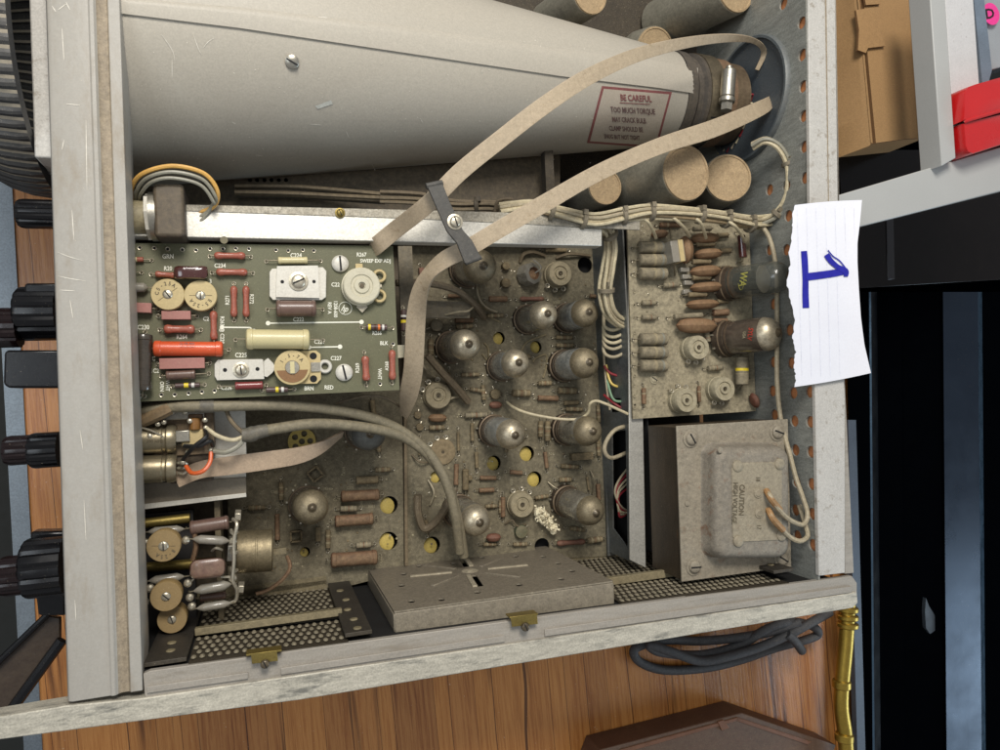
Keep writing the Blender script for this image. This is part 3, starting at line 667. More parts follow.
# caution label on the cone
LBL = [(602, 86), (672, 92), (657, 148), (587, 143)]
def lab(s_, t, off): 
    u = (LBL[0][0]*(1-s_)+LBL[1][0]*s_)*(1-t)+(LBL[3][0]*(1-s_)+LBL[2][0]*s_)*t; v = (LBL[0][1]*(1-s_)+LBL[1][1]*s_)*(1-t)+(LBL[3][1]*(1-s_)+LBL[2][1]*s_)*t; return crt(u, v, off)
def labgrid(mb, s0, s1, t0, t1, off, m, n=12):
    vs = [lab(s0+(s1-s0)*i/n, t0+(t1-t0)*j/n, off) for j in range(n+1) for i in range(n+1)]; mb.add(vs, [[j*(n+1)+i, j*(n+1)+i+1, (j+1)*(n+1)+i+1, (j+1)*(n+1)+i] for j in range(n) for i in range(n)], m)
mb = MB(); labgrid(mb, 0, 1, 0, 1, .0003, labelr); labgrid(mb, .035, .97, .045, .965, .0005, labelp)
cs = lambda u, v: crt(u, v, .0009)
def lrow(body, u, v, h, m, sx_=.62, rot=-3): lettering(mb, body, u, v, h, m, cs, rot, sx_, .04, shear=-.18)
lrow('BE CAREFUL', 636, 98.5, 6.2, labelr, .66)
mb.add([crt(620, 102.3, .0009), crt(650, 104, .0009), crt(650, 104.8, .0009), crt(620, 103.1, .0009)], [[0, 1, 2, 3]], labelr)
lrow('TOO MUCH TORQUE', 633, 111, 5.6, labelk, .58); lrow('MAY CRACK BULB.', 629.5, 120.5, 5.2, labelk, .56); lrow('CLAMP SHOULD BE', 626, 129.3, 4.8, labelk, .58); lrow('SNUG BUT NOT TIGHT', 622, 137.5, 4.4, labelk, .55)
mb.build('caution_label', cone, label='cream caution label with dark red border and small printed warning')
# neck: rubber ring, clamp, base
mb = MB(); xn = xb
mb.lathe((xn-.004, yc, zc), (1, 0, 0), [(0, R1-.002), (.001, R1+.0015), (.009, R1+.001), (.012, R1-.002), (.016, R1-.002), (.018, R1+.0005), (.040, R1-.0015), (.042, R1-.006)], 64, rubber)
neck = mb.build('rubber_sleeve', scope)
mb = MB(); mb.lathe((xn+.013, yc, zc), (1, 0, 0), [(.004, R1-.003), (.0045, R1+.0010), (.0175, R1+.0004), (.018, R1-.003)], 64, mat('clamp_band', (120, 112, 96), .35, .8, .3, .2))
for k in range(44):
    an = math.radians(100+k*4.2)
    if 96 < (100+k*4.2) % 360 < 128: continue
    d = Vector((0, math.cos(an), math.sin(an))); mb.box(Vector((xn+.0245, yc, zc))+d*(R1+.0007), (.0042, 0, 0), Vector((0, -math.sin(an), math.cos(an)))*.00055, d*.0003, blackv)
clampo = mb.build('hose_clamp', scope)
def neckp(u, v, rad):      # point near neck at given radius via z guess
    d = ray(u, v); o = CAMP; A = d.y**2+d.z**2; B = 2*((o.y-yc)*d.y+(o.z-zc)*d.z); C = (o.y-yc)**2+(o.z-zc)**2-rad**2; D = max(0, B*B-4*A*C); return o+d*((-B-math.sqrt(D))/(2*A))
mb = MB(); c1 = neckp(729, 70, R1+.006); c2 = neckp(727, 98, R1+.006); mb.cyl(c1, c2, .0056, steel, bev=.001, seg=22); dd = (c2-c1).normalized(); mb.cyl(c2, c2+dd*.004, .0062, steel, bev=.0006, seg=22); mb.cyl(c2+dd*.004, c2+dd*.010, .0046, steel, seg=6); mb.cyl(c1-dd*.0025, c1, .0028, steel)
mb.build('clamp_screw', clampo)
mb = MB(); basem = mat('crt_base', (104, 78, 58), .5, 0, .5, .15, 60, .15, .4, .1, dustc=(134, 112, 86)); mb.lathe((xn+.031, yc, zc), (1, 0, 0), [(0, R1-.004), (.001, R1-.001), (.012, R1-.0015), (.0122, R1-.003), (.026, R1-.004), (.027, R1-.012)], 56, [rubber, basem, basem, sockr, basem]); nb = mb.build('tube_base', scope)
mb = MB()
for k in range(9):
    an = math.radians(95+k*14); d = Vector((0, math.cos(an), math.sin(an))); p = Vector((xn+.056, yc, zc))+d*(R1-.009); mb.tube([p, p+Vector((.006, 0, 0))+d*.001, p+Vector((.004, -.010, -.008))], .0009, [wirer, wirew, wirew2][k % 3], 6, 4)
mb.build('base_wire', nb)

# ---- deep dark region above the middle rail and the top corner
mb = MB(); hsx = [(250+(i*7.2)+(3.6 if j % 2 else 0), 180+j*6, 2.2) for i in range(6) for j in range(3)]
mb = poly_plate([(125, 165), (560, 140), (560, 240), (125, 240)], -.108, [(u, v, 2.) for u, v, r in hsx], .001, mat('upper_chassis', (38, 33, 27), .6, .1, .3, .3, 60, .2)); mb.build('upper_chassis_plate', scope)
upc = mat('upper_corner_chassis', (60, 52, 40), .6, .1, .4, .5, 40, .25, .6, .2, dustc=(72, 63, 47))
mb = MB(); sheet(mb, [(440, -25), (812, -25), (770, 210), (560, 250), (440, 240)], -.148, .002, upc); mb.build('capacitor_deck', scope)
mb = MB(); sheet(mb, [(470, 170), (535, 165), (535, 210), (470, 212)], -.115, .004, mat('olive_panel', (56, 50, 30), .6)); mb.build('olive_block', scope)
mb = MB(); mb.box(P(548, 178, -.09), (.0035, 0, 0), (0, .03, 0), (0, 0, .004), darkm); mb.build('divider_strip', scope)
def cancap(u, v, ry, ztop, zbase, ub, vb, lab_=None):
    t = P(u, v, ztop); b2 = P(ub, vb, zbase); ax = t-b2; L = ax.length; R = ry*sy(u, v, ztop); mb = MB()
    mb.lathe(b2, ax, [(0, R), (L-.0015, R), (L-.0003, R*.98), (L-.0003, R*.9)], 44, [can, can, can]); o = mb.build('can_capacitor', scope, label=lab_)
    mb = MB(); axn = ax.normalized(); mb.lathe(b2+axn*(L-.0006), ax, [(0, R*.965), (.0016, R*.95), (.0017, R*.88), (.0010, R*.86), (.0011, .001)], 44, [cantop]*4); mb.build('paper_disc', o)
cancap(686, 173, 28, -.035, -.14, 610, 196, 'largest grey can capacitor with tan paper top, in front')
cancap(728, 178, 24, -.055, -.146, 690, 205); cancap(605, 187, 18, -.085, -.147, 575, 200)
cancap(590, -6, 20, -.085, -.147, 548, 22); cancap(735, -14, 26, -.06, -.147, 660, 25); cancap(560, 45, 17, -.13, -.147, 552, 50); cancap(655, 50, 22, -.125, -.147, 640, 54)

# ---- middle rail
mb = MB(); sheet(mb, [(128, 207), (420, 216), (602, 229), (602, 246), (128, 236)], -.034, .010, alu); mr = mb.build('cross_rail', scope, .0005)
mb = MB(); sheet(mb, [(128, 203), (420, 210), (640, 216), (640, 230), (420, 219), (128, 209)], -.0335, .0015, alu_spk); mb.build('rail_flange', mr, .0003)
screw(mr, 340, 213, -.0335, 5, brass); screw(mr, 595, 222, -.0335, 4, steel)
# potentiometer with looped wires at the rail's left end
mb = MB(); zpt = -.036; a = P(126, 218, zpt); b_ = P(150, 218, zpt); sc = sy(150, 218, zpt)
mb.cyl(a, b_, 19*sc*.9, mat('pot_bushing', (140, 132, 104), .5, 0, .3)); mb.cyl(P(147, 217, zpt), P(152, 217, zpt), 23*sc, white_m, seg=8); mb.cyl(P(151, 217, zpt), P(158, 217, zpt), 24*sc, steel, seg=26); 
pk = mb.build('potentiometer', scope)
mb = MB(); mb.box(P(172, 216, zpt), (P(187, 216, zpt)-P(172, 216, zpt)), (0, 26*sc, 0), (0, 0, .014), mat('pot_body', (62, 54, 46), .55, 0, .3, .2)); mb.build('pot_housing', pk, .002)
def wire_px(pts, r, m, name='wire', parent=None, sm=7):
    mb = MB(); mb.tube([P(u, v, z) for u, v, z in pts], r, m, 8, sm); return mb.build(name, parent if parent is not None else scope)
for (dx, dy, r, m) in ((0, 0, .0013, mat('amber_wire', (206, 160, 84), .4)), (5, 6, .0011, wireg), (9, 12, .0010, wireg)):
    wire_px([(133+dx, 205, -.04), (131+dx, 190+dy*.5, -.03), (142+dx, 174+dy*.7, -.02), (172, 166+dy, -.018), (203-dx*.3, 173+dy, -.02), (217-dx*.4, 190+dy, -.024), (215-dx*.3, 205, -.03), (200, 212+dy*.8, -.035), (185, 210+dy*1.2, -.038)], r, m, 'looped_wire', pk)

# ================================================================== SWEEP BOARD
ZS = -.040
eyes = [(139.7, 247.9), (154.4, 248.3), (167.7, 249), (182.4, 249.7), (196.1, 250.4), (210.1, 249), (223, 249), (235.9, 248.7), (249, 249), (276, 250.2), (288.3, 250.8), (302.7, 250), (313.8, 250.8), (161.4, 394.9), (174.7, 394.7), (188.7, 393.3), (202, 391.9), (214.6, 390.9), (393, 344), (380, 384)]
mb = poly_plate([(127, 243), (393, 246), (399.5, 390), (270, 396), (132, 402)], ZS, [(u, v, 1.5) for u, v in eyes[:9]], .0016, pcb)
for (u, v) in eyes: eyelet(mb, u, v, ZS)
sf = flatsurf(ZS+.0002)
def trace(pts, w=1.3, dots=True):
    for i in range(len(pts)-1):
        a, b2 = Vector(pts[i]), Vector(pts[i+1]); n_ = (b2-a).normalized(); n_ = Vector((-n_.y, n_.x))*w/2; mb.add([sf(*(a+n_)), sf(*(b2+n_)), sf(*(b2-n_)), sf(*(a-n_))], [[0, 1, 2, 3]], silk)
    if dots:
        for p in (pts[0], pts[-1]): mb.add([P(p[0]+2.3*math.cos(k*.524), p[1]+2.3*math.sin(k*.524), ZS+.0003) for k in range(12)], [list(range(12))], silk)
trace([(268, 323.2), (361.5, 322)]); trace([(309, 347.3), (340, 346.7)]); trace([(222, 327.3), (250, 327.5), (254, 331)]); 
for (t, u, v, h, r) in (('GRN', 168, 256.5, 4.2, 0), ('77', 133, 254, 4, 0), ('R20', 168, 268.6, 4, 0), ('C234', 220, 265.8, 4, 0), ('C224', 296, 255.6, 4, 0), ('R267', 361.5, 254.8, 3.6, 0), ('SWEEP EXP ADJ', 375.5, 261, 3.4, 0), ('C22', 335.5, 284.8, 3.8, 0), ('C230', 143.3, 327.4, 4.2, 0), ('R264', 181.8, 337, 4, 0), ('C2', 206, 319, 3.8, 0), ('3', 210.5, 281.5, 4, 0), ('R263 @ C228', 222, 330, 3.6, -90), ('R271', 227.5, 300, 3.6, 90), ('R272', 251.5, 299, 3.6, -90), ('C222', 298.5, 319.6, 3.8, 0), ('1208-600', 335.5, 309, 3.4, -90), ('REV A', 329.5, 308, 3.4, -90), ('C221', 319.5, 342, 3.8, 0), ('C225', 241, 355.3, 4.2, 0), ('R266', 377, 333.3, 3.4, 0), ('BLK', 384, 343.3, 3.6, 0), ('C227', 336, 358.4, 3.8, 0), ('R269', 357.6, 368, 3.6, 90), ('WHT', 379.6, 374, 3.6, -90), ('BRN', 309, 388.5, 3.8, 0), ('RED', 329, 387.6, 3.8, 0), ('C226', 226.5, 388, 3.8, 0), ('WHT', 167.5, 385.5, 3.6, -90), ('ORN', 161.8, 386.5, 3.6, -90), ('IN', 139.5, 396, 3.6, 90), ('C', 153.5, 358.8, 4, 0), ('C2', 156, 371, 4, 0), ('A268', 387, 366, 3.2, 90)):
    lettering(mb, t, u, v, h*1.08, silk, sf, r, .86, .028)

sb = mb.build('sweep_circuit_board', scope, label='clean olive green circuit board with white lettering and red resistors')
AX = lambda *a, **k: axial(sb, *a, **k)
AX(118, 259.5, 143.5, 259.5, 5, ZS, 'carbon', redres, [(.7, .1, cream), (.45, .08, bb)], 0, 7)
AX(118, 272, 132, 272, 5, ZS, 'carbon', lead, [], 0, 8)
AX(155, 274, 176, 275.5, 6.5, ZS, 'dip', redres, l1=4, l2=0)
AX(214, 255.5, 245.5, 255.8, 7.5, ZS, 'dip', redres, l1=4, l2=5); AX(216, 272, 247.5, 272.3, 7.5, ZS, 'dip', redres, l1=4, l2=5)
AX(233.8, 286, 234, 317, 7, ZS, 'dip', redres, l1=3, l2=3); AX(246, 286, 246.2, 317, 7, ZS, 'dip', redres, l1=3, l2=3)
AX(128, 287.5, 148, 287.5, 9.5, ZS, 'glass', bluegrey, l1=0, l2=5, name='tantalum_capacitor')
AX(128, 307.5, 152, 308.5, 9.5, ZS, 'box', pinkf, l1=0, l2=5, name='film_capacitor'); AX(162, 315.5, 191, 315.5, 8.5, ZS, 'box', pinkf, l1=4, l2=5, name='film_capacitor')
AX(163.5, 329, 195, 329.3, 9, ZS, 'dip', redres, l1=4, l2=5); AX(213.5, 311, 214, 340, 7.5, ZS, 'dip', redres, l1=3, l2=3)
AX(143.5, 334, 142.5, 391, 17.5, ZS, 'tub', blktub, l1=3, l2=5, name='tubular_capacitor')
AX(153.5, 348.5, 223, 349, 15.5, ZS, 'tub', orange, l1=4, l2=5, name='tubular_capacitor')
AX(160, 364, 205, 363, 10.5, ZS, 'box', pinkf, l1=3, l2=4, name='film_capacitor')
AX(166, 375.5, 195.5, 374, 10, ZS, 'tub', mauve, l1=5, l2=12, name='tubular_capacitor')
AX(175, 385.8, 200, 384.8, 5, ZS, 'carbon', purb, [(.45, .18, yb), (.72, .12, wb)], 3, 4)
AX(235, 386, 263, 385, 8, ZS, 'tub', mat('maroon_tubular', (120, 40, 44), .3, 0, .1, coat=.5), l1=15, l2=3, name='tubular_capacitor')
AX(246, 339, 309.5, 339.5, 20.5, ZS, 'tub', cream, l1=10, l2=14, name='tubular_capacitor')
AX(278, 260.5, 307.5, 260.3, 7, ZS, 'tub', cream, l1=11, l2=13, name='tubular_capacitor')
AX(276, 308.5, 316, 308.5, 17, ZS, 'tub', mauve, l1=8, l2=7, name='tubular_capacitor')
AX(366, 327, 387, 327.5, 6, ZS, 'carbon', purb, [(.15, .12, yb), (.42, .1, bb), (.6, .1, ob), (.8, .1, wb)], 4, 6)
AX(365, 356, 366.5, 381, 8, ZS, 'dip', redres, l1=4, l2=4); AX(392, 350, 392.5, 380, 7.5, ZS, 'dip', redres, l1=4, l2=3)
AX(266, 390, 288, 389.3, 5.5, ZS, 'carbon', purb, [(.5, .14, yb), (.75, .12, wb)], 4, 6)
# bone shaped mica capacitor
mb = MB(); z = ZS+.0045; vs = []; n = 28; prs = []
def bone(t): x = math.cos(t); y = math.sin(t); return (abs(x)**.45*(1 if x > 0 else -1)*17.5, abs(y)**.6*(1 if y > 0 else -1)*(8.3-1.8*(1-abs(x)**1.2)))
lay = [(0, .86), (.0012, 1.), (.0045, 1.), (.0062, .93), (.0072, .74), (.0074, .4)]
for (h, k) in lay:
    for i in range(n):
        bx, by_ = bone(2*math.pi*i/n); q = P(190.8+bx*k, 272.5-by_*k, z-.001+h); vs.append(q)
fs = [[j*n+i, j*n+(i+1) % n, (j+1)*n+(i+1) % n, (j+1)*n+i] for j in range(len(lay)-1) for i in range(n)]+[[(len(lay)-1)*n+i for i in range(n)], [i for i in range(n-1, -1, -1)]]
mb.add(vs, fs, maroon); mb.build('mica_capacitor', sb)
def trimdisc(board, u, v, r, z0, h, txt, rot, m=cream2, slot_ang=.6, lines=True):
    o = None; ct = P(u, v, z0+h); R = r*sy(u, v, z0+h); mb = MB(); base = Vector((ct.x, ct.y, z0))
    mb.lathe(base, (0, 0, 1), [(0, R*.97), (h*.5, R*.97), (h*.52, R), (h-.0004, R), (h, R*.97), (h, R*.3), (h-.0006, R*.29)], 36, m); o = mb.build('ceramic_trimmer', board)
    screw(o, u, v, z0+h-.0006, r*.30, solder, slot_ang, 'adjusting_screw', .0014, washer=False)
    if txt:
        mb = MB(); sf = flatsurf(z0+h+.00012); N_ = len(txt)
        for i, ch in enumerate(txt):
            a = math.radians(rot-(i-(N_-1)/2)*24); lettering(mb, ch, u+math.cos(a)*r*.68, v-math.sin(a)*r*.68, r*.25, engrave, sf, math.degrees(a)-90, .9, .05)
        if lines: 
            for sg in (-1, 1):
                a = slot_ang; p0 = P(u+sg*math.cos(a)*r*.33, v-sg*math.sin(a)*r*.33, z0+h+.0001); p1 = P(u+sg*math.cos(a)*r*.75, v-sg*math.sin(a)*r*.75, z0+h+.0001); mb.tube([p0, p1], .00012, engrave, 4, 1)
        mb.build('lettering', o)
    return o
trimdisc(sb, 167.7, 294.3, 15.6, ZS, .007, 'C5-25A', 115, slot_ang=.6); trimdisc(sb, 200.6, 295.4, 15.3, ZS, .007, 'E5-25A', -90, slot_ang=0)
# silver compression trimmer
mb = MB(); sheet(mb, [(272, 268.5), (323, 267), (326.5, 271), (326, 297), (322, 300), (273, 300), (269.5, 296), (269.5, 272)], ZS+.003, .0012, white_m); ct = mb.build('compression_trimmer', sb, .0003)
mb = MB(); sheet(mb, [(277, 266), (318, 265.5), (319.5, 298), (276, 297)], ZS+.0052, .002, white_m)
for hu, hv in ((282.3, 281.8), (314, 281.6)): mb.lathe(P(hu, hv, ZS+.0052), (0, 0, 1), [(0, .0011), (.00012, .0011)], 14, blackv)
mb.build('pressure_plate', ct, .0003); screw(ct, 298.4, 281.5, ZS+.0053, 9.5, solder, 2.0)
mb = MB(); sheet(mb, [(214.5, 364), (218, 359.5), (262, 359), (264.5, 363), (264.5, 379), (217, 380.5), (214.5, 376)], ZS+.003, .0012, white_m); ct = mb.build('compression_trimmer', sb, .0003)
mb = MB(); sheet(mb, [(220, 360.5), (263, 359.5), (264, 379), (219.5, 380)], ZS+.0048, .0016, white_m)
for hu, hv in ((225, 370), (257.5, 369)): mb.lathe(P(hu, hv, ZS+.0048), (0, 0, 1), [(0, .0012), (.00012, .0012)], 14, blackv)
mb.build('pressure_plate', ct, .0003); screw(ct, 241, 370, ZS+.005, 7.8, solder, .1)
# screws that hold the board
screw(sb, 340, 264, ZS, 8.3, white_m, 0.05, washer=False, h=.003); screw(sb, 344, 372.5, ZS, 8.5, white_m, .2, washer=False, h=.003)
# big cream potentiometer
pt = discpot(sb, 362, 285.5, 18.3, ZS, .008, beige_pot, lobes=False, name='sweep_potentiometer')
mb = MB()
for (u, v) in ((379.5, 276), (379.5, 296)): mb.ring(P(u, v, ZS+.003), (0, 0, 1), .0034, .0010, cream2, 18, 6)
mb.box(P(376, 286, ZS+.003), (.0035, 0, 0), (0, .0009, 0), (0, 0, .001), solder); mb.box(P(359, 267, ZS+.002), (.0022, 0, 0), (0, .002, 0), (0, 0, .0006), cream2); mb.box(P(362, 307, ZS+.002), (.0018, .0018, 0), (-.0018, .0018, 0), (0, 0, .0006), solder)
mb.build('terminal', pt)
# rotary ceramic trimmer with bracket
mb = MB(); sheet(mb, [(290, 351.5), (316, 350.5), (320.5, 354), (321, 379), (317, 383.5), (291, 384)], ZS+.003, .0015, cream2)
for hu, hv in ((313.2, 356), (313.5, 378.8)): mb.lathe(P(hu, hv, ZS+.003), (0, 0, 1), [(0, .0022), (.00012, .0022)], 16, blackv)
mb.box(P(315.5, 367, ZS+.0036), (.0028, 0, 0), (0, .0028, 0), (0, 0, .0005), steel)
rt = mb.build('rotary_trimmer', sb, .0003)
mb = MB(); ct_ = P(292.3, 367.5, ZS+.0065); R = 17.3*sy(292, 367, ZS+.0065); base = Vector((ct_.x, ct_.y, ZS)); mb.lathe(base, (0, 0, 1), [(0, R*.95), (.0055, R), (.0064, R), (.0065, R*.96), (.0065, .001)], 40, cream2)
vs = [base+Vector((0, 0, .0067))+Vector((math.cos(math.radians(190+k*16)), math.sin(math.radians(190+k*16)), 0))*R*.88 for k in range(11)]; mb.add(vs, [list(range(11))], mat('brown_sector', (128, 92, 56), .5))
mb.lathe(base+Vector((0, 0, .0065)), (0, 0, 1), [(0, R*.42), (.0008, R*.38), (.0008, .001)], 24, steel); mb.box(base+Vector((0, 0, .0075)), (R*.12, 0, 0), (0, R*.34, 0), (0, 0, .0004), cream)
for i, ch in enumerate('1.5-7A'):
    a = math.radians(150-i*22); lettering(mb, ch, 292.3+math.cos(a)*12, 367.5-math.sin(a)*12, 3.6, engrave, flatsurf(ZS+.0067), math.degrees(a)-90, .9, .05)
mb.build('rotor', rt)
mb = MB(); sheet(mb, [(264, 361), (268, 358), (273, 363), (276, 368), (272, 373), (267, 377), (264, 376)], ZS+.0042, .0008, white_m); mb.build('solder_lug', rt); mb = MB(); mb.ring(P(325, 366.5, ZS+.002), (0, 0, 1), .0032, .0012, white_m); mb.build('solder_lug', rt)
# white traces and lettering
mb = MB()   # maker's emblem: ring with slanted letters
c = P(345.3, 308.3, ZS+.0003); mb.ring(c, (0, 0, 1), 6.3*sy(345, 308, ZS), .00022, silk, 28, 4); lettering(mb, 'hp', 345.3, 308.8, 6.5, silk, flatsurf(ZS+.0004), -12, .75, .02, shear=.3); mb.build('emblem', sb)
mb = MB(); lettering(mb, '.22-10% 400V', 187, 343.7, 2.2, labelk, lambda u, v: P(u, v, ZS+.0118), -1, .9); mb.build('printed_value', sb)
# board stand-off and things under its right edge
mb = MB(); mb.cyl(P(224, 240, -.06), P(224, 240, -.03), .0022, mat('standoff', (120, 112, 88), .5), seg=10); mb.build('standoff', sb)

# ================================================================== CENTRAL BOARD
mb = poly_plate([(406, 244), (601, 243), (610, 556), (408, 566)], ZB, [(499, 338, 6.3), (536, 347, 6.2), (494, 463, 7.5), (527, 453.5, 7.8), (534.5, 479, 7.8), (436, 477, 6), (432, 545, 8.5), (542, 546, 8), (585, 265, 8)], .0018, dboard)
sfb = flatsurf(ZB+.0002)
rnd = random.Random(3)
for i in range(150):
    u = rnd.uniform(412, 603); v = rnd.uniform(256, 552); r = rnd.choice((.0006, .0008, .001)); c = P(u, v, ZB); mb.lathe(c, (0, 0, 1), [(0, r), (r*.6, r*.7), (r*.8, r*.2)], 7, rnd.choice((solder, dusty_r, silk_d)))
for i in range(46):
    u = rnd.uniform(414, 596); v = rnd.uniform(262, 545); lettering(mb, rnd.choice(('R', 'C', 'R', 'V'))+str(rnd.randint(201, 299)), u, v, 2.6, silk_d, sfb, rnd.choice((0, 0, 90)), .9, .02)
hole_discs = []
for (u, v, rp) in ((499, 338, 6.3), (536, 347, 6.2), (494, 463, 7.5), (527, 453.5, 7.8), (534.5, 479, 7.8), (436, 477, 6), (432, 545, 8.5)): hole_discs.append((u, v, rp))
cb = mb.build('main_circuit_board', scope, label='large dust covered brown circuit board with a cluster of vacuum tubes')
CX = lambda *a, **k: axial(cb, *a, **k)
def dres(b, z0, u1, v1, u2, v2, w, m=dusty_r, kind='carbon', bands=True, l=4, name='resistor'):
    bd = [(.3, .08, pale_band), (.5, .08, brown_r), (.7, .08, pale_band)] if bands else []
    return axial(b, u1, v1, u2, v2, w, z0, kind, m, bd, l, l, name)
for a in ((489, 299, 507, 299, 6, brown_r, 'tub', 0), (487, 316, 503, 315.5, 4), (455, 320, 473, 320, 6, brown_r, 'tub', 0), (456, 327, 472, 326, 5), (520, 299, 544, 299, 5, reddisc, 'dip', 0),
          (431, 339, 431, 355, 6), (461, 375, 479, 374.5, 4), (483, 385, 484, 400, 4.5), (512, 393, 530, 393.5, 7), (538, 383.5, 551, 383, 5), (558, 390.5, 576, 390.7, 7), (538, 398, 558, 398.5, 5.5, brown_r, 'tub', 0),
          (556, 337.5, 572, 337.5, 4.5), (556, 345.5, 573, 345.5, 4.5), (564, 403, 578, 402.5, 5, dusty_r, 'tub', 0), (429, 428, 444, 427.5, 5), (465, 415.5, 487, 414.8, 5.5, grey_r), (472, 423, 472.3, 441, 4, dusty_r, 'tub', 0),
          (458, 432, 458.5, 451, 3, dusty_r, 'tub', 0), (456.5, 464, 456, 485, 5, brown_r, 'tub', 0), (465.5, 469, 465.5, 490, 7, dusty_r, 'tub', 0), (559, 480, 571, 479.5, 5), (571, 457, 592, 455.5, 7, dusty_r, 'box', 0), (540.6, 421, 540.6, 437, 5), (547.5, 421, 547.5, 441, 6),
          (587, 477, 589, 490, 2.5, dusty_r, 'tub', 0), (479, 490.5, 494, 490, 5, brown_r, 'tub', 0), (503, 497, 503, 517, 5, brown_r, 'tub', 0), (485, 506.5, 497, 506, 4), (483, 544.5, 496, 544, 4), (513, 544.5, 527, 544, 4), (557, 543.5, 585, 541.5, 6, reddisc, 'dip', 0), (587, 541, 602, 539, 6),
          (470, 389, 482, 391, 4), (500, 427, 505, 434, 3), (480, 478, 496, 478, 4.5, brown_r, 'tub', 0), (420, 336, 421, 350, 4), (415, 497, 416, 512, 4), (590, 296, 603, 297, 4, brown_r, 'tub', 0), (556, 262, 556, 263, 3), (566, 409, 582, 409.5, 4.5), (545, 510, 551, 522, 3.5), (421, 268, 423, 288, 5, reddisc, 'box', 0), (500, 500, 500, 513, 3), (598, 405, 599, 422, 4), (420, 440, 420, 455, 4), (514, 353, 530, 357, 4), (545, 250, 566, 250, 5, dusty_r, 'tub', 0), (435, 310, 452, 310, 5), (448, 385, 449, 372, 3.5), (512, 445, 524, 438, 4), (545, 452, 547, 468, 4, brown_r, 'tub', 0), (561, 466, 578, 467, 4.5), (506, 452, 507, 440, 4), (476, 452, 477, 468, 4, dusty_r, 'tub', 0), (510, 472, 522, 473, 4.5, brown_r, 'tub', 0), (426, 520, 427, 533, 4), (570, 528, 584, 530, 4.5), (448, 296, 460, 296, 4, brown_r, 'tub', 0), (535, 498, 548, 496, 4), (556, 352, 556, 353, 3), (598, 440, 599, 456, 4), (598, 484, 599, 500, 4.5, brown_r, 'tub', 0)):
    k = list(a)+[dusty_r, 'carbon', 1][len(a)-5:]
    if abs(k[0]-k[2])+abs(k[1]-k[3]) < 3: continue
    dres(cb, ZB, *k[:5], m=k[5], kind=k[6], bands=k[7])
for (u, v, r, m, h) in ((506.6, 265.5, 4.2, dusty_r, .006), (506.6, 282.5, 5, dusty_r, .006), (437, 325, 6.5, grey_r, .006), (522, 532, 7, green_c, .005), (496, 394, 5.5, dusty_r, .005), (418, 415, 4, dusty_r, .003), (420, 427, 4, dusty_r, .003), (470, 478, 3, dusty_r, .004)):
    c = P(u, v, ZB+h); R = r*sy(u, v, ZB); b2 = Vector((c.x, c.y, ZB)); mb = MB(); mb.lathe(b2, (0, 0, 1), [(0, R*.9), (h*.6, R), (h*.9, R*.9), (h, R*.5), (h, R*.2)], 18, m)
    for k in range(3): an = k*2.1+u; mb.tube([b2+Vector((math.cos(an)*R*.6, math.sin(an)*R*.6, h*.3)), b2+Vector((math.cos(an)*R*1.5, math.sin(an)*R*1.5, .0))], .0004, solder, 5, 1)
    mb.build('transistor', cb)
edge_disc(cb, 428, 418, 447, 418, 8, ZB, brown_disc, .007); edge_disc(cb, 489, 405, 502, 405, 7, ZB, reddisc, .006); edge_disc(cb, 486, 538, 501, 537, 8, ZB, reddisc, .008)
discpot(cb, 560.6, 273.5, 12.5, ZB, .012, beige_pot if 0 else mat('dusty_pot', (140, 130, 106), .6, 0, .6, .1, 90, .15, .4, .1, dustc=(160, 146, 116)), la=-100, rim=False)
dpot = MATS['dusty_pot']
discpot(cb, 438.5, 395.5, 13.3, ZB, .008, dpot, la=120, rim=False); discpot(cb, 522.5, 505, 12.8, ZB, .010, dpot, la=80, rim=False); discpot(cb, 443, 452, 12.5, ZB, .0015, mat('dust_mound', (118, 104, 78), .8, 0, .6, .1), lobes=True, la=110, rim=False, name='trimmer_mount')
# can style coil
mb = MB(); c = P(535, 273, ZB+.012); b2 = Vector((c.x-.004, c.y, ZB)); ax = (c-b2); R = 11*sy(535, 273, ZB); mb.lathe(b2, ax, [(0, R), (.009, R), (.011, R*.96), (.0115, R*.6), (.008, R*.55), (.008, R*.1)], 8, [alu_spk, alu_spk, steel, brown_r, brown_r]); mb.tube([c, c+Vector((.004, .004, .004)), c+Vector((-.002, .010, .003))], .0006, steel, 6, 4); mb.build('coil_can', cb)
for (u, v, rp) in hole_discs+[(389, 505, 9), (388.5, 541, 9.3), (305, 552, 5)]:
    c = P(u, v, ZB-.0042); R = rp*sy(u, v, ZB); mb = MB(); mb.lathe(c+Vector((-R*.42, -R*.12, -.004)), (0, 0, 1), [(0, R*1.02), (.0038, R*1.02), (.004, R*.95)], 24, yellow); mb.build('offset_yellow_disc', scope)  # discs set off-centre so black behind forms each hole's shadow crescent
# valves
for a in ((466, 270, 483, 265.5, 17, glass_d, getter, 0), (450, 347.5, 468.5, 344, 15.5, glass_d, getter_b, 0), (500, 366.5, 518.5, 362.3, 14.3, glass_b, getter_b, 0), (526, 320, 547.5, 313.3, 14, glass_d, getter_b, 0), (565, 318.5, 589, 311.5, 14, glass_b, getter, 0), (562, 366, 589.5, 362, 15.3, glass_b, getter, 0), (492, 430, 515, 435.5, 15, glass_b, getter_b, 0), (564.5, 429.5, 593, 431.5, 15, glass_d, getter, 0), (564, 500, 596.5, 514, 15, glass_d, getter, 0), (457, 510, 479.5, 523.5, 16, glass_d, getter_b, 0)):
    tube_valve(cb, a[0], a[1], a[2]+1.5, a[3], a[4], ZB, .052, a[5], a[6])
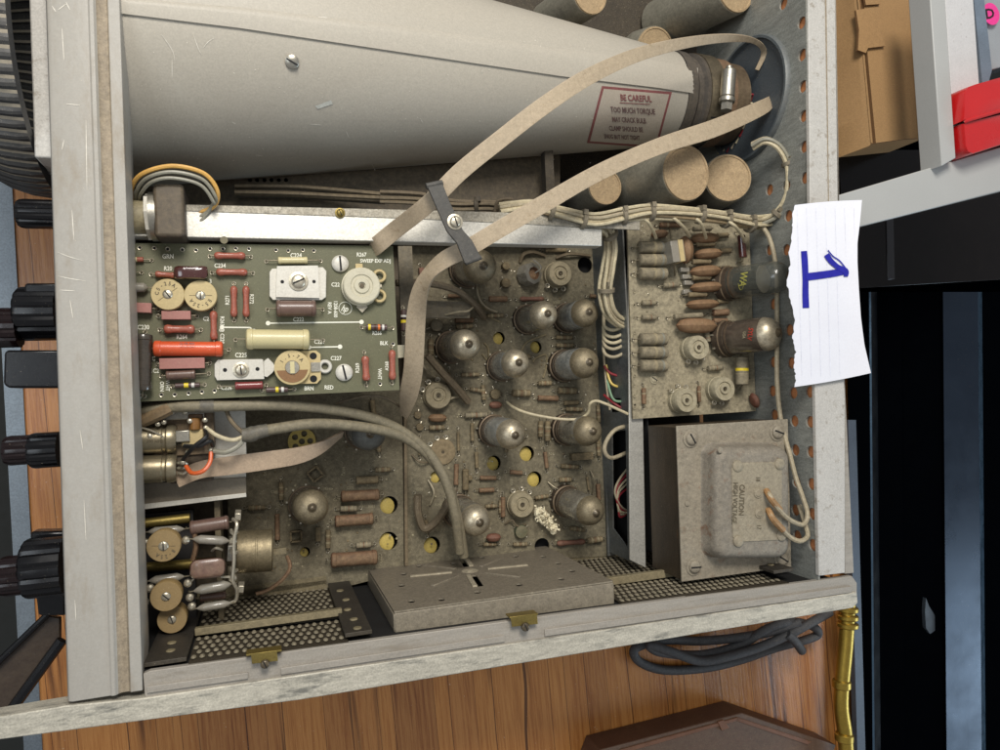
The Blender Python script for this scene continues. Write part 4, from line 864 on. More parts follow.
# printed tracks under dust & faded letters, solder dots
mb = MB(); sfb = flatsurf(ZB+.0002); trk = mat('raised_track', (128, 116, 88), .7, 0, .6, .1, dustc=(142, 128, 98))
for pts in (((543, 378), (546, 368), (546, 355), (536, 358), (533, 362)), ((484, 343), (488, 348), (489, 360)), ((521, 352), (526, 343), (536, 338), (546, 335)), ((482, 354), (487, 360)), ((476, 306), (480, 312), (500, 322)), ((478, 287), (481, 306), (497, 313))):
    mb.tube([P(u, v, ZB+.0004) for u, v in pts], .0009, trk, 6, 5)
mb.build('track', cb)
rnd = random.Random(17)
for (pts, rr_, m) in ((((476, 283), (479, 298), (486, 307), (497, 312)), .0009, wirew2), (((421, 362), (428, 372), (436, 378)), .0008, wirew2), (((497, 424), (488, 420), (484, 412)), .0006, lead), (((548, 482), (556, 488), (566, 490), (575, 486)), .0006, lead), (((412, 455), (420, 462), (431, 462)), .0007, wiredk), (((445, 402), (452, 398), (462, 396)), .0010, wirew2), (((505, 524), (512, 520), (517, 526), (526, 524)), .0007, wiredk), (((590, 470), (594, 480), (592, 494)), .0006, lead), (((520, 262), (524, 254), (534, 252), (545, 256)), .0016, wiredk), (((556, 258), (570, 254), (590, 256)), .0014, wiredk), (((428, 480), (434, 492), (430, 505)), .0007, wirew2)):
    mb = MB(); mb.tube([P(u, v, ZB+.001+.004*math.sin(math.pi*i/(len(pts)-1))) for i, (u, v) in enumerate(pts)], rr_, m, 6, 5); mb.build('hookup_wire', cb)
# loose fluff
mb = MB(); rnd = random.Random(5)
for q in range(9):
    c = P(540+15*q/8, 514+16*q/8, ZB+.006); mb.lathe(c-Vector((0, 0, .003)), Vector((rnd.uniform(-.5, .5), rnd.uniform(-.5, .5), 1)), [(0, .003), (.0015, .0052-.0002*q), (.004, .0046-.0002*q), (.0055, .002)], 7, fluff)
for i in range(110):
    t = i/110; u = 538+18*t+rnd.uniform(-3.5, 3.5); v = 513+15*t+rnd.uniform(-7, 7)*(1.1-t*.5); z = ZB+.006+rnd.uniform(0, .008); c = P(u, v, z); d = Vector((rnd.uniform(-1, 1), rnd.uniform(-1, 1), rnd.uniform(-.3, 1))).normalized()
    a, b_ = frame(d); s_ = rnd.uniform(.0008, .0020); mb.add([c-a*s_, c+b_*s_*.7, c+a*s_*.8+d*s_*.5, c-b_*s_*.6+d*s_*.3, c+d*s_*1.1], [[0, 1, 4], [1, 2, 4], [2, 3, 4], [3, 0, 4], [0, 3, 2, 1]], fluff)
fl = mb.build('debris', None, flat=True); tag(fl, 'torn white fluffy scrap lying on the dusty board between two vacuum tubes', 'debris')

# ================================================================== LOWER LEFT BOARD
mb = poly_plate([(240, 392), (402, 386), (404, 572), (353, 585), (228, 599), (228, 500)], ZB-.001, [(389, 505, 9), (388.5, 541, 9.3), (305, 552, 5)], .0018, dboard)
ZL = ZB-.001
rnd = random.Random(8)
for i in range(80):
    u = rnd.uniform(245, 400); v = rnd.uniform(430, 575); r = rnd.choice((.0006, .0008, .001)); mb.lathe(P(u, v, ZL), (0, 0, 1), [(0, r), (r*.6, r*.7), (r*.8, r*.2)], 7, rnd.choice((dusty_r, dusty_r, silk_d)))
for i in range(20): lettering(mb, rnd.choice(('R', 'C', 'CR'))+str(rnd.randint(301, 399)), rnd.uniform(260, 395), rnd.uniform(455, 570), 2.6, silk_d, flatsurf(ZL+.0002), rnd.choice((0, 0, 90)), .9, .02)
lb = mb.build('lower_circuit_board', scope, label='dark dusty board beside the front controls with long brown capacitors'); ZL = ZB-.001
mb = MB(); sheet(mb, [(134, 392), (242, 392), (242, 600), (134, 606)], -.134, .001, mat('dark_plate', (36, 30, 24), .6, .1, .3, .3, 60, .2)); mb.build('front_floor_plate', scope)
for a in ((356, 480.5, 378, 479.5, 8.5, dusty_r, 'tub', 0), (375, 470, 390, 469.5, 5), (341, 496.5, 379, 494.5, 11.5, brown_r, 'tub', 0), (340, 509, 357, 508.5, 6, grey_r, 'carbon', 1), (335, 521.5, 373, 518.5, 12, brown_r, 'tub', 0), (356, 545.5, 371, 544.5, 6, grey_r), (331, 560.5, 377, 557, 15, brown_r, 'tub', 0),
          (328, 530, 328, 548, 5), (318, 527, 318, 541, 4.5, dusty_r, 'box', 0), (281, 482, 281.5, 500, 5), (248, 508, 265, 507.5, 5), (277, 514, 277.5, 540, 5, brown_r, 'tub', 0), (378, 442, 379, 452, 5), (372, 400, 374, 415, 6, dusty_r, 'tub', 0)):
    k = list(a)+[dusty_r, 'carbon', 1][len(a)-5:]; dres(lb, ZL, *k[:5], m=k[5], kind=k[6], bands=k[7])
tube_valve(lb, 306.5, 504, 312.5, 508, 17.3, ZL, .050, mat('brown_dusty_glass', (84, 74, 56), .25, .2, .6, .2, dustc=(118, 104, 80), coat=.6), getter, label='vacuum tube seen straight from above, tip at the centre')
tube_valve(lb, 362, 431, 371, 434, 17, ZL, .045, glass_b, mat('grey_dome', (92, 93, 90), .45, .1, .5, .2, dustc=(118, 116, 106)))
mb = MB(); c = P(301.5, 441, -.13)
o0 = c; hs = [circ(0, 0, .0022, 12)]+[circ(math.cos(k*1.257)*.0058, math.sin(k*1.257)*.0058, .0022, 12) for k in range(5)]
plate(mb, circ(0, 0, .0098, 30), hs, c+Vector((0, 0, .0065)), (1, 0, 0), (0, 1, 0), .001, yellow); mb.build('yellow_socket', lb)
for (u, v, w, a) in ((315, 474, 11, .6), (296, 536, 10, 0)):
    mb = MB(); c = P(u, v, ZL+.003); R = w*sy(u, v, ZL)/2
    for k in range(4):
        an = a+k*math.pi/2; d = Vector((math.cos(an), math.sin(an), 0)); n_ = Vector((-d.y, d.x, 0)); mb.box(c+d*R, n_*R, d*.0006, (0, 0, .002), dusty_r)
    mb.build('wire_bracket', lb)
mb = MB(); sheet(mb, [(240, 238), (409, 238), (409, 394), (240, 394)], -.129, .001, MATS['dark_plate']); mb.build('side_floor_plate', scope)
# divider strip between the boards, left column channel at top
mb = MB(); sheet(mb, [(403, 245), (405.5, 245), (408, 566), (405, 566)], ZB+.004, .006, mat('board_edge', (84, 72, 54), .7, 0, .5)); mb.build('board_divider', scope)
mb = MB(); sheet(mb, [(398, 246), (412, 246), (416, 345), (402, 345)], -.085, .003, mat('grey_bracket', (92, 90, 80), .5, .3, .4)); sheet(mb, [(410, 300), (470, 302), (470, 318), (412, 318)], -.105, .003, MATS['grey_bracket']); mb.build('grey_bracket', scope)
axial(scope, 403.5, 310, 404, 331, 6, -.07, 'carbon', purb, [(.55, .14, yb), (.3, .1, wb)], 3, 3, 'banded_resistor')
mb = MB(); sheet(mb, [(397, 345), (405, 345), (406, 357), (398, 358)], -.06, .004, beige_pot); mb.build('terminal_block', scope)

# ================================================================== SWITCH UNIT UNDER THE SWEEP BOARD
mb = MB(); sheet(mb, [(200, 400), (245, 400), (246.5, 457), (200, 460)], -.074, .0015, white_m); sheet(mb, [(136, 484), (246, 477), (246.5, 495), (136, 507)], -.0705, .0012, mat('grey_shield_sheet', (128, 120, 106), .4, .5, .2, .1, 60, .15)); sheet(mb, [(136, 505), (246, 493), (246.5, 497), (136, 510.5)], -.069, .003, white_m); sheet(mb, [(196, 455), (246, 455), (246, 482), (136, 490), (136, 480)], -.0725, .0012, white_m)
swb = mb.build('switch_shield', scope, .0003)
zc2 = -.055
for (v, lb_) in ((438.5, 1), (468, 0)):
    mb = MB(); a = P(133, v+1.5, zc2); b_ = P(177, v, zc2); r = 14.*sy(160, v, zc2); L = (b_-a).length; canm = mat('bright_can', (150, 140, 116), .3, .75, .15, .15, 100, .15, .3, .05)
    mb.lathe(a, b_-a, [(0, r), (L-.008, r), (L-.0075, r*.93), (L-.006, r*.93), (L-.005, r*1.03), (L-.002, r*1.03), (L, r*.9), (L, r*.5), (L-.001, r*.45)], 32, canm); o = mb.build('metal_can_capacitor', scope)
    if lb_:
        mb = MB()
        for i, t in enumerate(('8-60 V +', '200 MFD')):
            lettering(mb, t, 155, v-5+i*8, 3.2, engrave, lambda u, vv, v0=v: P(u, vv, zc2+r*math.sqrt(max(0, 1-((vv-v0)/15.)**2))+.0002), -2, 1., .03)
        mb.build('printed_lettering', o)
    mb = MB(); e = P(178, v, zc2)
    for k in (-5, 0, 5): mb.tube([e+Vector((0, k*.0006, 0)), e+Vector((.003, k*.0007, .002)), e+Vector((.005, k*.0004, 0))], .0009, solder, 6, 3)
    mb.build('terminal', o)
mb = MB(); bk = mat('phenolic_brown', (96, 78, 58), .5, .1, .3, .2)
mb.box(P(185, 432, -.062), (.017, 0, 0), (0, .014, 0), (0, 0, .006), bk); mb.box(P(180, 414, -.058), (.014, 0, 0), (0, .0035, 0), (0, 0, .003), steel); mb.box(P(196, 428, -.054), (.004, 0, 0), (0, .0085, 0), (0, 0, .003), brown_r); mb.box(P(193, 438, -.052), (.006, 0, 0), (0, .005, 0), (0, 0, .002), cream2)
mb.box(P(192, 462, -.062), (.012, 0, 0), (0, .012, 0), (0, 0, .004), sock); mb.cyl(P(195, 418, -.05), P(195, 430, -.05), .003, mat('amber_part', (130, 92, 48), .3), seg=12)
mb.box(P(183, 436, -.051), (.004, 0, 0), (0, .0035, 0), (0, 0, .003), steel); swt = mb.build('slide_switch', scope, .0006)
mb = MB()
for (u, v) in ((158, 424), (164, 422), (172, 412), (185, 412), (206, 428), (211, 450), (213, 447), (150, 436), (188, 452), (183, 462), (210, 431), (190, 421), (205, 420)): mb.lathe(P(u, v, -.048), (0, 0, 1), [(-.002, .0014), (0, .0018), (.0015, .0014), (.002, .0006)], 9, solder)
mb.tube([P(132, 426, -.05), P(150, 430, -.046), P(165, 438, -.048)], .0006, solder, 6, 4); mb.build('solder_terminal', swt)
wire_px([(205, 430, -.046), (206, 437, -.04), (195, 446, -.04), (186, 456, -.045), (182, 462, -.048)], .0013, wireb, 'black_wire', swt); wire_px([(213, 446, -.046), (210, 441, -.04), (200, 446, -.04), (184, 446, -.045)], .0013, wireb, 'black_wire', swt)
wire_px([(186, 466, -.048), (192, 473, -.044), (203, 471, -.042), (210, 462, -.044), (211, 452, -.046)], .0013, wireo, 'orange_wire', swt); wire_px([(206, 428, -.046), (218, 436, -.043), (232, 440, -.044), (243, 437, -.045)], .0013, wirew, 'cream_wire', swt); wire_px([(214, 451, -.046), (226, 452, -.043), (238, 446, -.044), (245, 437, -.045)], .0015, wireg, 'grey_wire', swt)
wire_px([(226, 410, -.05), (232, 422, -.048), (244, 434, -.046)], .0013, wiredk, 'dark_wire', swt)
wire_px([(120, 420, -.055), (140, 421, -.05), (158, 414, -.045), (170, 408, -.045)], .004, mat('amber_cable', (104, 80, 52), .5, 0, .5), 'amber_cable')
# cables
mb = MB(); mb.tube([P(*p) for p in ((130, 415, -.055), (150, 410, -.048), (180, 406.5, -.044), (220, 406, -.044), (270, 405, -.048), (320, 408, -.055), (365, 416, -.062), (400, 430, -.068), (428, 452, -.072), (446, 482, -.072), (455, 515, -.075), (460, 552, -.085))], .0034, cablem, 12, 7); cb1 = mb.build('shielded_cable', scope)
mb = MB(); mb.tube([P(u, v, -.044) for u, v in ((195, 406.3), (205, 406.2), (214, 406))], [.0038, .0041, .0040], mat('dark_sleeve', (84, 84, 78), .5, 0, .3), 12, 4); mb.build('heatshrink_sleeve', cb1)
mb = MB(); mb.tube([P(*p) for p in ((262, 431, -.046), (280, 428, -.048), (310, 424, -.052), (345, 425, -.058), (385, 431, -.064), (410, 441, -.070), (432, 460, -.074), (450, 490, -.076), (459, 525, -.080), (464, 556, -.088))], .0034, cablem, 12, 7); cb2 = mb.build('shielded_cable', scope)
mb = MB(); mb.tube([P(u, v, -.045) for u, v in ((242, 435), (250, 434.5), (258, 432), (268, 430))], [.0044, .0048, .0042, .0040], MATS['dark_sleeve'], 12, 4); mb.build('heatshrink_sleeve', cb2)
wire_px([(335, 404, -.07), (365, 396, -.07), (385, 398, -.075), (402, 408, -.09)], .0009, wiredk, 'thin_wire'); wire_px([(396, 283, -.09), (425, 283, -.092), (455, 290, -.095), (475, 305, -.105), (484, 318, -.118)], .0026, cabled, 'dusty_cable')
wire_px([(427, 355, -.105), (440, 370, -.108), (455, 386, -.112), (468, 402, -.12)], .0030, cabled, 'dusty_cable'); wire_px([(418, 495, -.11), (418, 512, -.112), (424, 528, -.115), (436, 522, -.11), (447, 505, -.1), (455, 488, -.1)], .0030, cabled, 'dusty_cable')
wire_px([(445, 315, -.105), (458, 312, -.1), (468, 311, -.1), (473, 307, -.105)], .0008, wirew2, 'thin_wire')
wire_px([(507, 402, -.120), (513, 407, -.112), (524, 412, -.105), (540, 416, -.1), (560, 419, -.095), (578, 419, -.09), (588, 413, -.085), (590, 404, -.08), (596, 401, -.078), (606, 404, -.075), (628, 414, -.072)], .0011, wirew, 'cream_wire', None, 8)
# ribbon leads
def ribbon_px(name, pts, w, m, parent=None, th=.0016, g=True, ups=None, label=None):
    P3 = [P(u, v, z) for u, v, z in pts]; U = []
    for i in range(len(P3)):
        t = (P3[min(i+1, len(P3)-1)]-P3[max(i-1, 0)]).normalized(); tw = ups[i] if ups else 0
        side = Vector((0, 0, 1)).cross(t); side = side.normalized() if side.length > 1e-4 else Vector((0, 1, 0)); nrm = t.cross(side); U.append(side*math.cos(tw)+nrm*math.sin(tw))
    W = [x*sy(pts[i][0], pts[i][1], pts[i][2]) for i, x in enumerate(w)]
    mb = MB(); mb.ribbon(P3, U, W, th, m, 8, g); return mb.build(name, parent if parent is not None else scope, label=label, angle=60)
ribbon_px('ribbon_lead', [(368, 252, -.060), (376, 246, -.036), (394, 231, -.026), (428, 204, -.002), (460, 172, .004), (497, 142, .006), (545, 105, .006), (590, 76, .004), (640, 54, .0), (690, 42, -.008), (730, 38, -.02), (754, 41, -.034), (764, 52, -.045), (757, 70, -.052)], [17, 17, 17, 17, 17, 17, 17, 15.5, 13, 10, 7.5, 5, 5, 4], ribbonm, ups=[0, 0, 0, 0, 0, 0, 0, .15, .3, .5, .7, .8, .8, .5], label='tan ribbon lead crossing over the screening cone')
ribbon_px('ribbon_lead', [(771, 99, -.046), (763, 107, -.036), (715, 128, -.022), (660, 146, -.012), (600, 172, -.006), (545, 203, -.003), (500, 229, -.002), (468, 248, -.003), (446, 259, -.008), (430, 273, -.018), (420, 292, -.030), (416, 318, -.042), (414.5, 345, -.050), (413, 370, -.058), (409, 394, -.070), (404, 416, -.09)], [7, 14, 17, 16, 16, 17, 17, 17, 17, 16, 17, 19, 19.5, 19.5, 18, 9], ribbonm, ups=[0, 0, 0, 0, 0, 0, 0, 0, .25, .75, .55, .15, 0, 0, .2, .9], label='tan ribbon lead from the tube base, bending down between the boards')
ribbon_px('ribbon_lead', [(176, 480, -.058), (200, 470, -.056), (230, 465.5, -.056), (270, 460, -.058), (300, 455, -.062), (322, 447, -.07), (342, 434, -.085)], [16, 17, 18.5, 18, 16.5, 13, 7], ribbonl, ups=[0, 0, 0, 0, .2, .5, .9], label='pinkish flat ribbon lead coming out of the switch unit')
# lower end of the ribbon at the base: fork
# black clip with screw
mb = MB(); pts = [(427, 185), (442, 182), (450, 202), (463, 230), (472, 240), (481, 257), (465, 263.5), (457, 243), (447, 231), (436, 206)]
sheet(mb, pts, .0085, .0018, mat('black_clip', (54, 54, 52), .45, 0, .35, .15, 90, .15, .4, .1, dustc=(104, 98, 88))); mb.tube([P(426, 186.5, .007), P(442.5, 183, .007)], .002, MATS['black_clip'], 8, 1); mb.tube([P(465, 263, .007), P(481, 257, .007)], .0016, MATS['black_clip'], 8, 1)
clip = mb.build('ribbon_clip', scope, .0003); screw(clip, 455, 222, .0085, 8, solder, .3, h=.0025)
mb = MB(); mb.cyl(P(457, 222, -.03), P(455, 222, .0066), .0028, steel); mb.build('clip_post', clip)
# wiring harness
def bundle(name, pts, n, r, spread, mats_, seed, ties=(), zs=.7, tm=None):
    rnd = random.Random(seed); obj = None
    P3 = [P(*p) for p in pts]
    mb = MB()
    for i in range(n):
        an = i*2.4; q = spread*math.sqrt((i+.5)/n); ph = rnd.uniform(0, 6)
        out = []
        for j, p in enumerate(P3):
            t = (P3[min(j+1, len(P3)-1)]-P3[max(j-1, 0)]).normalized(); a, b_ = frame(t); th = an+.25*math.sin(ph+j*.9); qq = q*(1+.2*math.sin(ph*2+j*1.3)); out.append(p+a*math.cos(th)*qq+b_*math.sin(th)*qq)
        mb.tube(out, r, mats_[i % len(mats_)], 7, 5)
    o = mb.build(name, scope)
    for t_ in ties:
        i = min(int(t_), len(P3)-2); f_ = t_-i; pl = catmull(P3, 10); k = int(t_*10); k = max(1, min(k, len(pl)-2)); c = pl[k]; t = (pl[k+1]-pl[k-1]).normalized()
        m3 = MB(); a, b_ = frame(t); R = spread+r*1.2; m3.lathe(c-t*.0016, t, [(0, R*.98), (.0003, R*1.04), (.0029, R*1.04), (.0032, R*.98)], 18, tm or mat('lacing_tie', (110, 104, 90), .6, 0, .4, .1)); q = c+Vector((0, .6, .8)).normalized()*R; m3.box(q, t*.0016, a*.0018, b_*.0018, tm or MATS['lacing_tie']); m3.build('lacing_tie', o)
    return o
cw = [wirew, wirew2, wirew, wirew2, wirew, mat('tan_wire', (150, 130, 98), .5, 0, .4)]
bundle('wiring_harness', [(500, 212, -.04), (530, 208, -.036), (560, 214, -.034), (592, 221, -.034), (622, 216, -.034), (650, 212, -.034), (690, 214, -.036), (720, 218, -.040), (750, 224, -.044), (772, 222, -.048)], 13, .0013, .0050, cw, 1, (1.7, 2.75, 4, 5, 6.3, 7.2, 8))
bundle('wiring_harness', [(762, 223, -.044), (777, 214, -.036), (788, 195, -.028), (789, 168, -.026), (780, 148, -.026), (766, 140, -.030), (752, 146, -.038)], 5, .0015, .0029, [wirew2, wirew, wireg], 2, (1, 3.2))
bundle('wiring_harness', [(590, 222, -.04), (606, 228, -.045), (611, 245, -.055), (609, 268, -.060), (606, 290, -.065), (609, 310, -.07), (620, 322, -.078), (636, 324, -.082)], 9, .0013, .0048, [wirew, wirew, wirew2, wirew], 3, (1.4, 4), zs=.5)
bundle('wiring_harness', [(512, 202, -.045), (500, 204, -.046), (498, 213, -.05), (512, 216, -.05), (540, 213, -.045)], 7, .0012, .0032, [wiredk, wirew2, cabled], 5)
bundle('dusty_harness', [(380, 198, -.085), (420, 200, -.08), (455, 206, -.078), (490, 206, -.07), (515, 210, -.06)], 7, .0013, .0046, [wiredk, cabled, wiredk], 4, (1.2, 2.6), tm=darkm)
bundle('dusty_harness', [(235, 192, -.1), (290, 193, -.098), (340, 196, -.095), (385, 199, -.09)], 5, .0014, .0040, [wiredk, darkm], 9)
for k, (v, dv, m) in enumerate(((325, 0, wirew), (332, 4, wirew), (338, 6, wirew), (344, 8, wirew2), (352, 8, wirew2))):
    wire_px([(604, v-14, -.095), (604, v, -.09), (612, v+5, -.085), (622, v+2, -.082), (634, v-8, -.08)], .0013, m, 'loop_wire')
wire_px([(605, 300, -.1), (603, 340, -.105), (606, 380, -.1), (610, 410, -.095)], .0009, wirew2, 'thin_wire'); wire_px([(604, 366, -.1), (612, 374, -.095), (630, 378, -.085)], .001, wirer, 'red_wire'); wire_px([(606, 365, -.1), (612, 384, -.095), (630, 388, -.085)], .001, wirey, 'yellow_wire'); wire_px([(607, 380, -.1), (614, 400, -.09), (630, 400, -.085)], .001, wiregn, 'green_wire'); wire_px([(604, 395, -.1), (615, 404, -.09), (632, 414, -.085)], .001, wirer, 'red_wire')
wire_px([(630, 425, -.085), (615, 430, -.08), (606, 442, -.078), (605, 452, -.078), (612, 458, -.08), (628, 452, -.09)], .0016, wirew2, 'loop_wire')
for k in range(5): wire_px([(628, 468+k*5, -.105), (619, 480+k*4, -.1), (615+k, 492+k*3, -.1), (620, 505+k*3, -.1), (629, 512, -.105)], .0009, [wirew2, wirer, wirew][k % 3], 'thin_wire')
for (u, v, du) in ((648, 228, 8), (676, 226, 14), (735, 232, 10), (700, 228, 6)): wire_px([(u-6, v-10, -.036), (u, v-6, -.034), (u+du*.6, v+2, -.04), (u+du, v+10, -.05)], .0012, wirew, 'branch_wire')

# ================================================================== CHANNEL BETWEEN MAIN BOARD AND RIGHT SECTION
bs = mat('blue_channel_steel', (112, 118, 120), .4, .5, .3, .2, 60, .2, .3, .1)
xc = .2655; mb = MB(); hs = []
def cwq(u, v): p = PX(u, v, xc); return (p.y, p.z)
win = [cwq(u, v) for u, v in ((613, 432), (627, 430), (629, 548), (614, 528))]
win2 = [cwq(u, v) for u, v in ((612, 398), (622, 398), (622, 412), (612, 412))]
plate(mb, [(-.138, -.128), (.125, -.128), (.125, -.071), (-.138, -.071)], [win, win2], (xc, 0, 0), (0, 1, 0), (0, 0, 1), .0012, bs)
chn = mb.build('wiring_channel', scope)
MB().box((xc+.012, 0, -.1), (.0004, 0, 0), (0, .13, 0), (0, 0, .03), blackv).build('channel_back', chn)
mb = MB(); sheet(mb, [(628, 250), (640, 250), (646, 568), (630, 560)], -.0695, .0016, alu); mb.build('channel_flange', chn, .0004)
mb = MB(); sheet(mb, [(600, 245), (606, 245), (615, 555), (608, 556)], -.12, .0016, bs); mb.build('board_edge_rail', scope)
# transformer
zn, zd = -.022, -.064
mb = MB(); FR = [(677.5, 427.5), (787, 420.5), (790.5, 566), (682.5, 580.5)]
fr = [P(u, v, zn-.0012) for u, v in FR]; mb.prism(fr, (0, 0, -(zn-zd)+.001), lam); tr = mb.build('transformer', scope, .0003, label='heavy power transformer with rusty cover and stacked laminations')
mb = MB(); sheet(mb, [(676.5, 426), (788, 419), (791.5, 567), (682, 582)], zn, .0016, tplate); mb.build('end_plate', tr, .0004)
mb = MB()   # domed cover: rounded box lofted
def rrect(u0, v0, u1, v1, r, ins, skew=0):
    pts = []
    for (cx_, cy__, a0) in ((u1-r, v0+r, -90), (u1-r, v1-r, 0), (u0+r, v1-r, 90), (u0+r, v0+r, 180)):
        for k in range(7):
            an = math.radians(a0+k*15); pts.append((cx_+math.cos(an)*(r-ins), cy__+math.sin(an)*(r-ins)))
    return pts
c0 = P(744, 503, zn)
base = [P(u, v, zn) for u, v in rrect(702, 444, 778, 556, 12, 0)]
n = len(base); lay = [(0, 1.03), (.001, 1.0), (.009, .985), (.0125, .955), (.0145, .90), (.0152, .82), (.0152, .4)]
cc = sum(base, Vector())/n; vs = [Vector((cc.x+(p.x-cc.x)*k, cc.y+(p.y-cc.y)*k, zn+h)) for h, k in lay for p in base]
mb.add(vs, [[j*n+i, j*n+(i+1) % n, (j+1)*n+(i+1) % n, (j+1)*n+i] for j in range(len(lay)-1) for i in range(n)]+[[(len(lay)-1)*n+i for i in range(n)]], tcap); cap = mb.build('end_cover', tr, angle=50)
zt = zn+.0152
mb = MB(); sheet(mb, [(741, 463), (777, 462), (782, 467), (782, 536), (779, 540), (739, 542), (733, 537), (732, 468)], zt+.0006, .0008, tlabel); 
for (u, v) in ((737, 466), (779, 464), (738, 541), (781, 535)): mb.lathe(P(u, v, zt), (0, 0, 1), [(0, .0042), (.0012, .0040), (.0018, .003), (.0019, .001)], 18, tlabel)
for (u, v) in ((758, 493), (759, 513)): mb.lathe(P(u, v, zt+.0006), (0, 0, 1), [(0, .0036), (.0006, .0036), (.0006, .0026), (.0012, .0022), (.0012, .001)], 20, tlabel)
cp = mb.build('caution_plate', tr, .0002)
mb = MB(); sf3 = flatsurf(zt+.0009); lettering(mb, 'CAUTION', 741.5, 500, 5.2, engrave, sf3, -92, .95, .05); lettering(mb, 'HIGH VOLTAGE', 734.8, 503, 4.8, engrave, flatsurf(zt+.0010), -92, .86, .05); lettering(mb, '18', 758, 479, 4, engrave, sf3, -90, .9); lettering(mb, '17', 759, 527, 4, engrave, sf3, -90, .9); mb.build('embossed_lettering', cp)
for (u, v, a) in ((690.8, 438.5, .5), (777, 432, 1.2), (694, 566.5, 1.5), (781.5, 558.5, 1.0)): screw(tr, u, v, zn+.0002, 9, tplate, a, h=.003)
mb = MB(); mb.lathe(P(687, 503, zn), (0, 0, 1), [(0, .0022), (.001, .002), (.0012, .0008)], 14, tplate); mb.lathe(P(720, 450, zn+.0152), (0, 0, 1), [(0, .0022), (.0006, .002), (.0008, .0008)], 14, tplate); mb.build('rivet', tr)
wire_px([(766, 490, zt), (770, 496, zt+.006), (776, 506, zt+.006), (786, 517, zt+.004), (796, 523, zt+.002), (804, 524, -.006), (807.5, 514, -.008), (803, 498, -.010), (796, 478, -.014), (790, 455, -.018), (781, 420, -.026), (777, 380, -.030), (777, 330, -.034), (776, 270, -.036), (770, 240, -.040), (762, 226, -.044)], .0017, wirew2, 'high_voltage_wire', tr)
wire_px([(768, 509, zt), (772, 517, zt+.006), (780, 527, zt+.004), (790, 537, zt+.002), (800, 541, -.004), (807.5, 536, -.007), (805, 524, -.012), (799, 505, -.018)], .0017, wirew2, 'high_voltage_wire', tr)
for pts in (((766, 490), (771, 499), (780, 510)), ((768, 509), (773, 519), (783, 530))): wire_px([(u, v, zt+(.001, .0062, .0045)[i]) for i, (u, v) in enumerate(pts)], .0022, mat('brown_sleeve', (156, 116, 72), .5, 0, .3), 'brown_sleeve', tr)
mb = MB(); sheet(mb, [(779, 565), (815, 561), (815, 577), (790, 580)], -.075, .004, mat('grey_bracket2', (120, 114, 98), .5, .2, .4)); mb.build('foot_bracket', scope); screw(scope, 803, 570, -.0748, 6, tplate, .2)

# ================================================================== RIGHT BOARD
ZR = -.066
mb = poly_plate([(627, 214), (749, 222), (756, 411), (633, 419)], ZR, [(634, 305, 1.2), (634, 319, 1.2), (635, 405, 1.2)], .0018, dboard2)
rnd = random.Random(11)
for i in range(70):
    u = rnd.uniform(632, 750); v = rnd.uniform(222, 408); r = rnd.choice((.0005, .0007, .0009)); mb.lathe(P(u, v, ZR), (0, 0, 1), [(0, r), (r*.6, r*.7), (r*.8, r*.2)], 7, rnd.choice((solder, grey_r, dboard2)))
for v in (262, 276, 292, 305, 318, 333, 376, 386, 396, 408): mb.ring(P(634.5, v, ZR+.0002), (0, 0, 1), .0011, .0004, dboard2, 10, 5)
rbd = mb.build('right_circuit_board', scope, label='pale dusty board at the rear with rows of grey resistors and brown disc capacitors')
for (u1, v1, u2, v2, w) in ((639, 247, 666, 247.5, 12), (639, 260, 666, 260, 12), (639, 273.5, 666, 274, 12), (640, 339, 666.5, 339, 12), (640, 352.5, 666.5, 352.5, 12), (640, 365.8, 666.5, 365.8, 12)):
    axial(rbd, u1, v1, u2, v2, w, ZR, 'carbon', grey_r, [(.52, .09, pale_band), (.8, .07, mat('silvery_band', (130, 132, 122), .5, .2, .3))], 5, 3)
for a in ((663, 285.5, 678, 284.5, 5.5), (642, 303, 655, 302.5, 5.5), (642, 317.5, 656, 317.3, 5.5), (643.7, 388, 644, 404, 4.5, brown_r), (708, 368.5, 721, 367.5, 5.5), (698.8, 386, 699.5, 402, 3.5, brown_r), (707, 332, 708, 342, 6), (660, 225, 680, 225, 5, brown_r)):
    m = a[5] if len(a) > 5 else grey_r; axial(rbd, *a[:5], ZR, 'carbon', m, [(.35, .08, pale_band), (.6, .08, m if m is not grey_r else brown_r)], 4, 4)
mb = MB(); z = ZR+.012; mb.box(P(674, 252.5, z), (.0055, .0006, 0), (-.0008, .008, 0), (0, 0, .006), bluegrey); mb.box(P(677.3, 252, z+.0005), (.0020, .0002, 0), (-.0008, .0082, 0), (0, 0, .0062), cream2); mb.tube([P(671, 240, z), P(670, 226, ZR)], .0006, lead, 6, 1); mb.tube([P(674, 264, z), P(675, 276, ZR)], .0006, lead, 6, 1); mb.build('silver_mica_capacitor', rbd, .0005)
